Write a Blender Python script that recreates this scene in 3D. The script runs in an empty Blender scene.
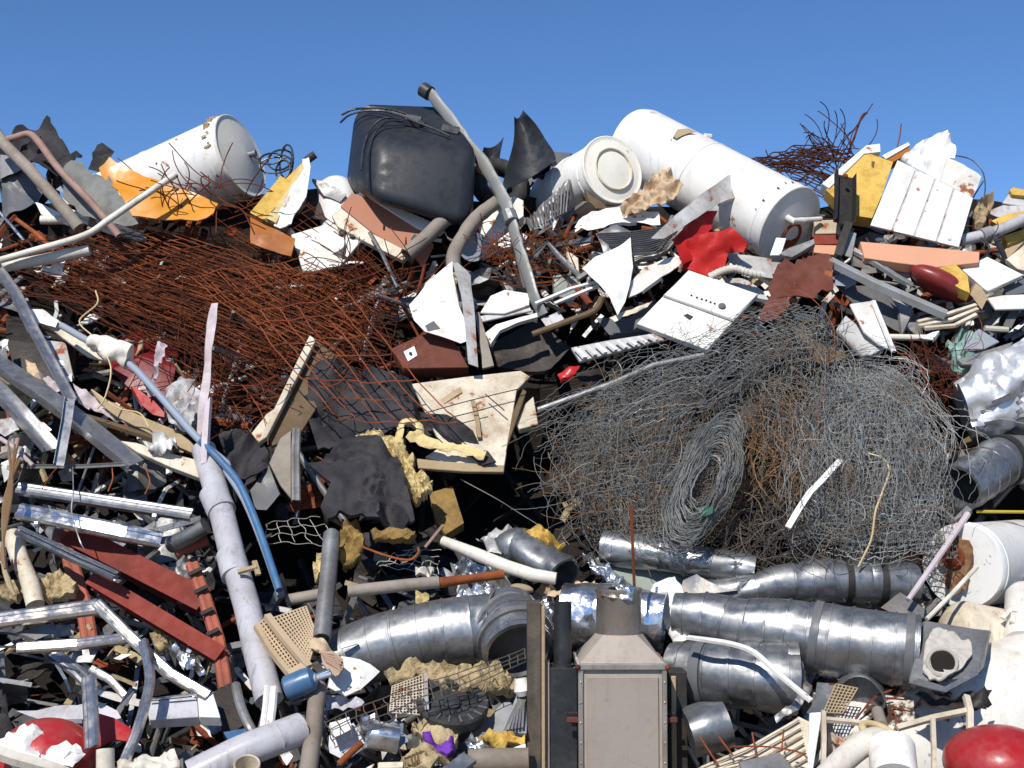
import bpy, bmesh, math, random
from mathutils import Vector, Matrix, noise

C = bpy.context.scene.collection
S = bpy.context.scene
RAD = math.radians
# ---------------------------------------------------------------- camera
LENS, PITCH = 46.0, 4.0
CAM = Vector((0, -9.5, 1.8))
cd = bpy.data.cameras.new('camera')
cam = bpy.data.objects.new('camera', cd)
C.objects.link(cam)
cd.lens = LENS; cd.sensor_width = 36; cd.clip_end = 5000
cam.location = CAM; cam.rotation_euler = (RAD(90 + PITCH), 0, 0)
S.camera = cam
S.render.resolution_x, S.render.resolution_y = 1024, 768
# ---------------------------------------------------------------- light
TO_SUN = Vector((-.27, -.64, .70)).normalized()
w = bpy.data.worlds.new('World'); S.world = w; w.use_nodes = True
nt = w.node_tree
sky = nt.nodes.new('ShaderNodeTexSky'); sky.sky_type = 'NISHITA'; sky.sun_disc = False
sky.sun_elevation = math.asin(TO_SUN.z); sky.sun_rotation = math.atan2(TO_SUN.x, TO_SUN.y) % (2 * math.pi)
sky.air_density = 0.75; sky.dust_density = 0.05; sky.ozone_density = 7.0; sky.altitude = 900
bg = nt.nodes['Background']; bg.inputs['Strength'].default_value = 0.13
hsv = nt.nodes.new('ShaderNodeHueSaturation'); hsv.inputs['Saturation'].default_value = 1.06
nt.links.new(sky.outputs[0], hsv.inputs['Color']); nt.links.new(hsv.outputs[0], bg.inputs[0])
sl = bpy.data.lights.new('sun', 'SUN'); sl.energy = 4.6; sl.angle = RAD(.5); sl.color = (1, .955, .88)
so = bpy.data.objects.new('sun', sl); C.objects.link(so)
so.rotation_euler = (-TO_SUN).to_track_quat('-Z', 'Y').to_euler(); so.location = (-20, -25, 37)
S.view_settings.view_transform = 'Standard'; S.view_settings.look = 'None'
S.view_settings.exposure = 0.18; S.view_settings.gamma = 1
S.cycles.max_bounces = 6

# ---------------------------------------------------------------- photograph pixels -> places on the slope of the heap
F = 1024 * LENS / 36
RM = cam.rotation_euler.to_matrix()
def D(v): return 11.4 - (v - 130) / 638 * 3.6            # distance of the heap's face: it leans back as it rises
HOLES = [(535, 345, 60, 34, .7), (530, 450, 40, 60, .8), (300, 560, 60, 45, .7), (470, 510, 60, 50, .8), (120, 480, 90, 14, .4), (935, 420, 40, 34, .5), (760, 560, 120, 20, .4),
         (330, 640, 60, 40, .3), (70, 690, 50, 25, .25), (85, 365, 40, 25, .4), (500, 190, 30, 40, .5), (900, 690, 60, 30, .4), (250, 520, 40, 60, .4), (700, 310, 60, 20, .2)]
def hole(u, v): return max([0.0] + [a * math.exp(-((u - x) / rx) ** 2 - ((v - y) / ry) ** 2) for x, y, rx, ry, a in HOLES])
def pt(u, v, o=0.0, d=None):
    r = RM @ Vector(((u - 512) / F, (384 - v) / F, -1))
    return CAM + r * (((d if d is not None else D(v) + o)) / r.y)
def px(u, v, o=0.0, d=None):
    r = RM @ Vector(((u - 512) / F, (384 - v) / F, -1))
    return ((d if d is not None else D(v) + o) / r.y) / F
TILE = dict(A=(0, 80), B=(250, 80), C=(500, 80), D=(744, 80), E=(0, 260), F=(250, 260), G=(500, 260), H=(744, 260),
            I=(0, 430), J=(250, 430), K=(500, 430), L=(744, 430), M=(0, 558), N=(250, 558), O=(500, 558), Q=(744, 558), X=None)
def uv(s, o=0.0):
    out = []; t = None
    for k in s.split():
        if k in TILE: t = TILE[k]; continue
        q = k.split(','); a, b = float(q[0]), float(q[1]); oo = o; d = None
        if len(q) > 2:
            if q[2][0] == '@': d = float(q[2][1:])
            else: oo = o + float(q[2])
        if t: a, b = t[0] + a * .27344, t[1] + b * .27344
        out.append((a, b, oo, d))
    return out
def P3(s, o=0.0): return [pt(*q) for q in uv(s, o)]
def tiltpts(q, tilt):
    cu = sum(a[0] for a in q) / len(q); cv = sum(a[1] for a in q) / len(q)
    r = []
    for a in q:
        m = px(a[0], a[1])
        r.append(pt(a[0], a[1], a[2] + (tilt[0] * (a[0] - cu) + tilt[1] * (a[1] - cv)) * m, a[3]))
    return r

# ---------------------------------------------------------------- geometry: (verts, faces) pairs
def join(*gs):
    V, Fc = [], []
    for g in gs:
        n = len(V); V += g[0]; Fc += [tuple(i + n for i in f) for f in g[1]]
    return V, Fc
def frames(pts, up=None):
    n = len(pts); T = []
    for i in range(n):
        t = pts[min(i + 1, n - 1)] - pts[max(i - 1, 0)]
        T.append(t.normalized() if t.length > 1e-9 else Vector((0, 0, 1)))
    out = []
    if up is None:
        u = T[0].orthogonal().normalized()
        for i in range(n):
            u = (u - T[i] * u.dot(T[i]))
            u = u.normalized() if u.length > 1e-6 else T[i].orthogonal().normalized()
            out.append((T[i].cross(u), u, T[i]))
    else:
        for i in range(n):
            s = T[i].cross(up)
            s = s.normalized() if s.length > 1e-6 else T[i].orthogonal().normalized()
            out.append((s, s.cross(T[i]), T[i]))
    return out
def smooth(pts, k=6):
    if len(pts) < 3: return list(pts)
    p = [pts[0] * 2 - pts[1]] + list(pts) + [pts[-1] * 2 - pts[-2]]; r = []
    for i in range(1, len(p) - 2):
        a, b, c, d = p[i - 1:i + 3]
        for j in range(k):
            t = j / k
            r.append(.5 * ((2 * b) + (c - a) * t + (2 * a - 5 * b + 4 * c - d) * t * t + (3 * b - a - 3 * c + d) * t ** 3))
    r.append(p[-2]); return r
def resample(pts, step):
    L = [0]
    for a, b in zip(pts, pts[1:]): L.append(L[-1] + (b - a).length)
    n = max(2, int(L[-1] / step) + 1); r = []; j = 0
    for i in range(n):
        s = L[-1] * i / (n - 1)
        while j < len(pts) - 2 and L[j + 1] < s: j += 1
        r.append(pts[j].lerp(pts[j + 1], (s - L[j]) / max(1e-9, L[j + 1] - L[j])))
    return r, L[-1]
def ring_mesh(rings, cap0=True, cap1=True):
    V, Fc = [], []; n = len(rings[0])
    for r in rings: V += r
    for i in range(len(rings) - 1):
        a, b = i * n, (i + 1) * n
        for j in range(n):
            k = (j + 1) % n; Fc.append((a + j, a + k, b + k, b + j))
    if cap0: Fc.append(tuple(reversed(range(n))))
    if cap1: Fc.append(tuple(range((len(rings) - 1) * n, len(rings) * n)))
    return V, Fc
def tube(pts, r, n=10, hs=0.0, he=0.0, flat=1.0, up=None, dent=0.0, seed=0, df=4.0, crease=0.0):
    """swept round tube; hs / he: depth of the open bore at the start / end"""
    m = len(pts); R_ = r if isinstance(r, (list, tuple)) else [r] * m
    if len(R_) != m: R_ = [R_[0] + (R_[-1] - R_[0]) * i / (m - 1) for i in range(m)]
    fr = frames(pts, up)
    def ring(i, k=1.0, off=0.0):
        s, u, t = fr[i]; o = []
        for j in range(n):
            a = 2 * math.pi * j / n; d = s * math.cos(a) + u * (math.sin(a) * flat); p = pts[i] + t * off
            q = p + d * R_[i] * k
            if dent: q += d * (noise.noise(q * df + Vector((seed * 7.3, 0, 0))) * dent)
            if crease:
                c_ = q * 2.1 + Vector((seed * 3.1, 0, 0)); q -= d * crease * (max(0, .22 - abs(noise.noise(c_))) / .22 * max(0, noise.noise(c_ * .6 + Vector((9, 0, 0))) + .25) + .5 * max(0, .12 - abs(noise.noise(c_ * 2.3))) / .12)
            o.append(q)
        return o
    rings = [ring(i) for i in range(m)]
    if he: rings += [ring(m - 1, .88), ring(m - 1, .86, -he)]
    if hs: rings = [ring(0, .86, hs), ring(0, .88)] + rings
    return ring_mesh(rings)
def lathe(p0, p1, prof, n=40, dent=0.0, seed=0, df=3.0, ref=None):
    ax = (p1 - p0).normalized(); u = (ref - ax * ref.dot(ax)).normalized() if ref else ax.orthogonal().normalized(); s = ax.cross(u)
    rings = []
    for t, r in prof:
        o = []
        for j in range(n):
            a = 2 * math.pi * j / n; d = s * math.cos(a) + u * math.sin(a)
            q = p0 + ax * t + d * max(r, 1e-4)
            if dent and r > .02: q += d * (noise.noise(q * df + Vector((seed * 3.7, 0, 0))) * dent)
            o.append(q)
        rings.append(o)
    return ring_mesh(rings)
def ribtube(pts, r0, r1, step=.04, rib=.12, rh=.004, n=36, dent=.006, seed=0, he=0.0, hs=0.0, df=4.0, grow=1.0, crease=0.0):
    """duct: swept tube with crisp raised seams every rib metres; the radius goes from r0 to r1 over the first `grow` of its length"""
    p, L = resample(pts, step); q, rr = [], []
    cum = [0.0]
    for a, b in zip(p, p[1:]): cum.append(cum[-1] + (b - a).length)
    ss = [(s, 0) for s in cum]
    k = rib * .5
    while rib and k < cum[-1] - .01:
        ss = [x for x in ss if abs(x[0] - k) > .009] + [(k - .007, 0), (k - .0055, 1), (k + .0055, 1), (k + .007, 0)]; k += rib
    j = 0
    for s, h in sorted(ss):
        while j < len(cum) - 2 and cum[j + 1] < s: j += 1
        q.append(p[j].lerp(p[j + 1], (s - cum[j]) / max(1e-9, cum[j + 1] - cum[j]))); x = min(1, s / cum[-1] / grow)
        rr.append(r0 + (r1 - r0) * x + rh * h)
    return tube(q, rr, n, hs, he, dent=dent, seed=seed, df=df, crease=crease)
def prism(prof, pts, up):
    fr = frames(pts, up); rings = []
    for i, p in enumerate(pts):
        s, u, t = fr[i]; rings.append([p + s * a + u * b for a, b in prof])
    return ring_mesh(rings) + (10,)
def rect(w, h): return [(-w / 2, -h / 2), (w / 2, -h / 2), (w / 2, h / 2), (-w / 2, h / 2)]
def chan(w, h, t=.004):
    return [(-w / 2, 0), (w / 2, 0), (w / 2, h), (w / 2 - t, h), (w / 2 - t, t), (-w / 2 + t, t), (-w / 2 + t, h), (-w / 2, h)]
def chan_up(w, h, t=.004): return [(a, b - h) for a, b in chan(w, h, t)]
def chan_down(w, h, t=.004):
    a = w / 2; e = .13 * w
    return [(a, -h), (a, -e), (a * .66, 0), (a * .3, -.02 * w), (a * .2, -.07 * w), (-a * .2, -.07 * w), (-a * .3, -.02 * w), (-a * .66, 0), (-a, -e), (-a, -h), (-a + t, -h), (-a + t, -e - t), (a - t, -e - t), (a - t, -h)]
def chan_flat(w, h, t=.004): return [(-a, -b) for a, b in chan(w, h, t)]
def angle(w, h, t=.005): return [(-w / 2, 0), (w / 2, 0), (w / 2, t), (-w / 2 + t, t), (-w / 2 + t, h), (-w / 2, h)]
def ibeam(w, h, t=.01):
    a, b, k = w / 2, h, t / 2
    return [(-a, -b), (a, -b), (a, -b + t), (k, -b + t), (k, -t), (a, -t), (a, 0), (-a, 0), (-a, -t), (-k, -t), (-k, -b + t), (-a, -b + t)]
UPN = Vector((-.1, -.75, .65)).normalized()
def poly_area_normal(p):
    n = Vector((0, 0, 0))
    for i in range(len(p)): n += p[i].cross(p[(i + 1) % len(p)])
    return n.normalized()
def nz_(p, s): return Vector((noise.noise(p + Vector((s, 0, 0))), noise.noise(p + Vector((0, s, 3))), noise.noise(p + Vector((5, 0, s)))))
def fr_noise(p, seed): return noise.fractal(p + Vector((seed * 5.1, seed * 2.3, 0)), 1.0, 2.1, 3)
def sheet_pts(p, th=.003, cr=0.0, freq=3.0, seg=None, seed=0, ridge=False, jag=0.0, curl=0.0, fold=0.0, ff=5.0, fdir=(1, 0, .4), lip=None):
    nrm = poly_area_normal(p); c = sum(p, Vector()) / len(p)
    if nrm.dot(CAM - c) < 0: nrm = -nrm; p = list(reversed(p))
    bm = bmesh.new(); vs = [bm.verts.new(q) for q in p]; bm.faces.new(vs)
    if seg is None: seg = .10 if cr else 0
    if ridge and seg: seg *= .62
    if seg:
        bmesh.ops.triangulate(bm, faces=bm.faces[:], quad_method='BEAUTY', ngon_method='BEAUTY')
        for _ in range(7):
            es = [e for e in bm.edges if e.calc_length() > seg * 1.4]
            if not es or len(bm.faces) > 9000: break
            bmesh.ops.subdivide_edges(bm, edges=es, cuts=1)
            bmesh.ops.triangulate(bm, faces=[f for f in bm.faces if len(f.verts) > 3])
            bmesh.ops.beautify_fill(bm, faces=bm.faces[:], edges=[e for e in bm.edges if not e.is_boundary])
    size = max((q - c).length for q in p)
    if lip is None: lip = .028 if (cr and not ridge and not fold and th < .012) else 0
    lips = []
    if lip:                                                  # a folded-over lip along the two longest edges
        ed = sorted(range(len(p)), key=lambda i: -(p[(i + 1) % len(p)] - p[i]).length)[:2]
        for i in ed:
            a, b = p[i], p[(i + 1) % len(p)]; ab = (b - a).normalized(); lips.append({v for v in bm.verts if (v.co - a - ab * (v.co - a).dot(ab)).length < 1e-4})
    fd = Vector(fdir).normalized()
    for v in bm.verts:
        if jag and v.is_boundary:
            v.co += Vector((noise.noise(v.co * 17 + Vector((seed, 0, 0))), 0, noise.noise(v.co * 17 + Vector((0, seed, 9))))) * jag
        if cr:
            q = v.co * freq; k = fr_noise(q, seed)
            if ridge: k = .75 * (1 - 2.2 * abs(k) - .45) + .35 * noise.noise(q * 2.7 + Vector((seed, 1, 2)))
            v.co += nrm * k * cr
        if fold:
            q = v.co + nz_(v.co * 1.6, seed) * .35; k = noise.noise(Vector((q.dot(fd) * ff, q.dot(nrm.cross(fd)) * ff * .22, seed * 3.3))); v.co += nrm * fold * (1 - 2.4 * abs(k))
        if curl: v.co += nrm * curl * ((v.co - c).length / size) ** 2
    if len(bm.verts) > 4: bm.normal_update()
    bm.verts.index_update()
    V = [v.co.copy() for v in bm.verts]; Fc = [tuple(v.index for v in f.verts) for f in bm.faces]
    back = [v.co - ((nrm * .7 + v.normal * .3) if cr else nrm) * th for v in bm.verts]; n = len(V)
    side = []; ex = []; exf = []
    for e in bm.edges:
        if e.is_boundary:
            f = e.link_faces[0]; l = [l for l in f.loops if l.edge == e][0]
            a, b = l.vert.index, l.link_loop_next.vert.index
            side.append((b, a, a + n, b + n))
            for s in lips:
                if e.verts[0] in s and e.verts[1] in s:
                    m = 2 * n + len(ex); pa, pb = l.vert.co, l.link_loop_next.vert.co; out = (pb - pa).cross(nrm).normalized()
                    ex += [pa + nrm * .001, pb + nrm * .001, pb - nrm * lip + out * lip * .35, pa - nrm * lip + out * lip * .35]
                    exf.append((m, m + 1, m + 2, m + 3))
    bm.free()
    return V + back + ex, Fc + [tuple(i + n for i in reversed(f)) for f in Fc] + side + exf, (65 if cr or fold else 35)
def sheet(s, o=0.0, tilt=(0, 0), **k):  # outline in picture pixels, laid on the slope, crumpled and given thickness
    return sheet_pts(tiltpts(uv(s, o), tilt), **k)
def bevel_geo(g, w=.01, seg=2):
    bm = bmesh.new(); vs = [bm.verts.new(v) for v in g[0]]
    for f in g[1]: bm.faces.new([vs[i] for i in f])
    bmesh.ops.recalc_face_normals(bm, faces=bm.faces[:])
    bmesh.ops.bevel(bm, geom=bm.edges[:], offset=w, segments=seg, profile=.5, affect='EDGES', clamp_overlap=True)
    bm.verts.index_update(); r = ([v.co.copy() for v in bm.verts], [tuple(v.index for v in f.verts) for f in bm.faces]); bm.free(); return r
def box8(p, bevel=0.0, seg=2):
    """front TL TR BR BL, then back TL TR BR BL"""
    g = (list(p), [(0, 1, 2, 3), (7, 6, 5, 4), (4, 5, 1, 0), (3, 2, 6, 7), (4, 0, 3, 7), (1, 5, 6, 2)])
    return bevel_geo(g, bevel, seg) if bevel else g
def slab(s, th, o=0.0, tilt=(0, 0), bevel=.004, seg=1):
    """a solid piece with depth: outline of its face, thickness straight back"""
    g = sheet_pts(tiltpts(uv(s, o), tilt), th=th)
    return bevel_geo(g, bevel, seg) if bevel else g
def pipe(s, r, o=0.0, n=10, sm=0, **k):
    q = uv(s, o); p = [pt(*a) for a in q]; m = px(*q[len(q) // 2])
    rr = [x * m for x in r] if isinstance(r, (list, tuple)) else r * m
    if sm: p = smooth(p, sm)
    return tube(p, rr, n, **k)
UPC = Vector((-.10, -.80, .59)).normalized()
UPG = Vector((-.14, -.88, .46)).normalized()
UPB = Vector((.22, -.50, .84)).normalized()
def bar(s, w, h, kind='rect', o=0.0, up=UPB, t=.004, sm=0):
    q = uv(s, o); p = [pt(*a) for a in q]; m = px(*q[len(q) // 2])
    if sm: p = smooth(p, sm)
    w_, h_ = w * m, h * m
    pr = dict(rect=lambda: rect(w_, h_), c=lambda: chan_up(w_, h_, t), cd=lambda: chan_down(w_, h_, t), cf=lambda: chan_flat(w_, h_, t), l=lambda: angle(w_, h_, t), i=lambda: ibeam(w_, h_, t * 2))[kind]()
    return prism(pr, p, up)
def wires(paths, r=.003, n=3): return join(*[tube(p, r, n) for p in paths])
def ball(c, rx, ry, rz, rot=None, n=28, m=18):
    V, rings = [], []
    for i in range(m + 1):
        a = math.pi * i / m; rr = max(math.sin(a), 1e-3); ring = []
        for j in range(n):
            b = 2 * math.pi * j / n; q = Vector((rx * rr * math.cos(b), ry * rr * math.sin(b), rz * math.cos(a)))
            ring.append(c + (rot @ q if rot else q))
        rings.append(ring)
    return ring_mesh(rings)
def torus(c, ax, R, r, n=40, m=8, sx=1.0):
    u = ax.orthogonal().normalized(); s = ax.cross(u).normalized()
    p = [c + (u * math.cos(2 * math.pi * i / n) * sx + s * math.sin(2 * math.pi * i / n)) * R for i in range(n + 1)]
    return tube(p, r, m)

# ---------------------------------------------------------------- materials
def mk(name, col, rough=.5, metal=0.0, dirt=.35, dcol=(.16, .12, .08), dscale=3.0, rust=0.0, rscale=6.0, rcol=(.16, .05, .018),
       bump=.15, bscale=25.0, vary=.12, crinkle=0.0, coat=0.0, spangle=0.0, col2=None, streak=0.0):
    m = bpy.data.materials.new(name); m.use_nodes = True; t = m.node_tree; N, L = t.nodes, t.links
    bs = N['Principled BSDF']; tc = N.new('ShaderNodeTexCoord'); oi = N.new('ShaderNodeObjectInfo')
    mp = N.new('ShaderNodeVectorMath'); mp.operation = 'ADD'
    sc = N.new('ShaderNodeVectorMath'); sc.operation = 'SCALE'; sc.inputs['Scale'].default_value = 37.0
    cb = N.new('ShaderNodeCombineXYZ')
    for i in range(3): L.new(oi.outputs['Random'], cb.inputs[i])
    L.new(cb.outputs[0], sc.inputs[0]); L.new(tc.outputs['Object'], mp.inputs[0]); L.new(sc.outputs[0], mp.inputs[1]); co = mp.outputs[0]
    def nz(scale, det=6, r=.6, dist=0.0):
        n = N.new('ShaderNodeTexNoise'); n.inputs['Scale'].default_value = scale; n.inputs['Detail'].default_value = det
        n.inputs['Roughness'].default_value = r; n.inputs['Distortion'].default_value = dist; L.new(co, n.inputs['Vector']); return n.outputs['Fac']
    def ramp(f, a, b, va=0.0, vb=1.0):
        r = N.new('ShaderNodeMapRange'); r.inputs[1].default_value = a; r.inputs[2].default_value = b; r.inputs[3].default_value = va; r.inputs[4].default_value = vb
        r.interpolation_type = 'SMOOTHSTEP'; L.new(f, r.inputs[0]); return r.outputs[0]
    def mix(f, a, b):
        x = N.new('ShaderNodeMix'); x.data_type = 'RGBA'
        if hasattr(f, 'links'): L.new(f, x.inputs[0])
        else: x.inputs[0].default_value = f
        for k, q in ((6, a), (7, b)):
            if hasattr(q, 'links'): L.new(q, x.inputs[k])
            else: x.inputs[k].default_value = (*q, 1)
        return x.outputs[2]
    hv = N.new('ShaderNodeHueSaturation'); hv.inputs['Color'].default_value = (*col, 1)
    L.new(ramp(oi.outputs['Random'], 0, 1, 1 - vary, 1 + vary * .6), hv.inputs['Value']); c = hv.outputs[0]
    if col2: c = mix(ramp(nz(dscale * 2.3, 5, .6, .4), .45, .58), c, col2)
    if spangle:
        vo = N.new('ShaderNodeTexVoronoi'); vo.inputs['Scale'].default_value = 45; L.new(co, vo.inputs['Vector'])
        hs = N.new('ShaderNodeHueSaturation'); L.new(c, hs.inputs['Color']); L.new(ramp(vo.outputs['Color'], 0, 1, 1 - spangle, 1 + spangle * .4), hs.inputs['Value']); c = hs.outputs[0]
    d = ramp(nz(dscale, 9, .68), .5 - dirt * .25, .95 - dirt * .35, 0, min(1, dirt * 1.5))
    c = mix(d, c, dcol)
    f2 = ramp(nz(dscale * 9, 4, .7), .58, .74, 0, min(.8, dirt))
    c = mix(f2, c, dcol)
    if streak:
        sv = N.new('ShaderNodeMapping'); sv.inputs['Scale'].default_value = (9, 9, .9); L.new(co, sv.inputs['Vector'])
        sn = N.new('ShaderNodeTexNoise'); sn.inputs['Scale'].default_value = 2.2; sn.inputs['Detail'].default_value = 6; sn.inputs['Roughness'].default_value = .65; L.new(sv.outputs[0], sn.inputs['Vector'])
        c = mix(ramp(sn.outputs['Fac'], .52, .74, 0, streak), c, dcol)
        vs = N.new('ShaderNodeTexVoronoi'); vs.feature = 'DISTANCE_TO_EDGE'; vs.inputs['Scale'].default_value = 5; L.new(co, vs.inputs['Vector'])
        sm = N.new('ShaderNodeMath'); sm.operation = 'MULTIPLY'; L.new(ramp(vs.outputs['Distance'], .0, .012, streak, 0), sm.inputs[0]); L.new(ramp(nz(7, 3), .5, .6), sm.inputs[1])
        c = mix(sm.outputs[0], c, dcol)
    rr = ramp(nz(dscale * 4, 4), .3, .7, max(.03, rough - .12), min(1, rough + .14))
    if rust:
        rf = ramp(nz(rscale, 9, .72, .3), .74 - rust * .38, .78 - rust * .34)
        rc = mix(nz(rscale * 8), rcol, tuple(min(1, x * 2.4) for x in rcol)); c = mix(rf, c, rc)
        rm = N.new('ShaderNodeMix'); L.new(rf, rm.inputs[0]); L.new(rr, rm.inputs[2]); rm.inputs[3].default_value = .9; rr = rm.outputs[0]
        if metal:
            mm = N.new('ShaderNodeMix'); L.new(rf, mm.inputs[0]); mm.inputs[2].default_value = metal; mm.inputs[3].default_value = 0; L.new(mm.outputs[0], bs.inputs['Metallic'])
    elif metal: bs.inputs['Metallic'].default_value = metal
    L.new(c, bs.inputs['Base Color']); L.new(rr, bs.inputs['Roughness'])
    if not metal and rough > .44: bs.inputs['Specular IOR Level'].default_value = .28
    if coat: bs.inputs['Coat Weight'].default_value = coat; bs.inputs['Coat Roughness'].default_value = .1
    if bump:
        b = N.new('ShaderNodeBump'); b.inputs['Strength'].default_value = bump; b.inputs['Distance'].default_value = .01
        L.new(nz(bscale, 5), b.inputs['Height']); last = b
        if crinkle:
            vo = N.new('ShaderNodeTexVoronoi'); vo.feature = 'DISTANCE_TO_EDGE' if False else 'F1'; vo.inputs['Scale'].default_value = 14; L.new(co, vo.inputs['Vector'])
            b2 = N.new('ShaderNodeBump'); b2.inputs['Strength'].default_value = crinkle; b2.inputs['Distance'].default_value = .02
            L.new(vo.outputs['Distance'], b2.inputs['Height']); L.new(b.outputs[0], b2.inputs['Normal']); last = b2
        L.new(last.outputs[0], bs.inputs['Normal'])
    return m
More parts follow.
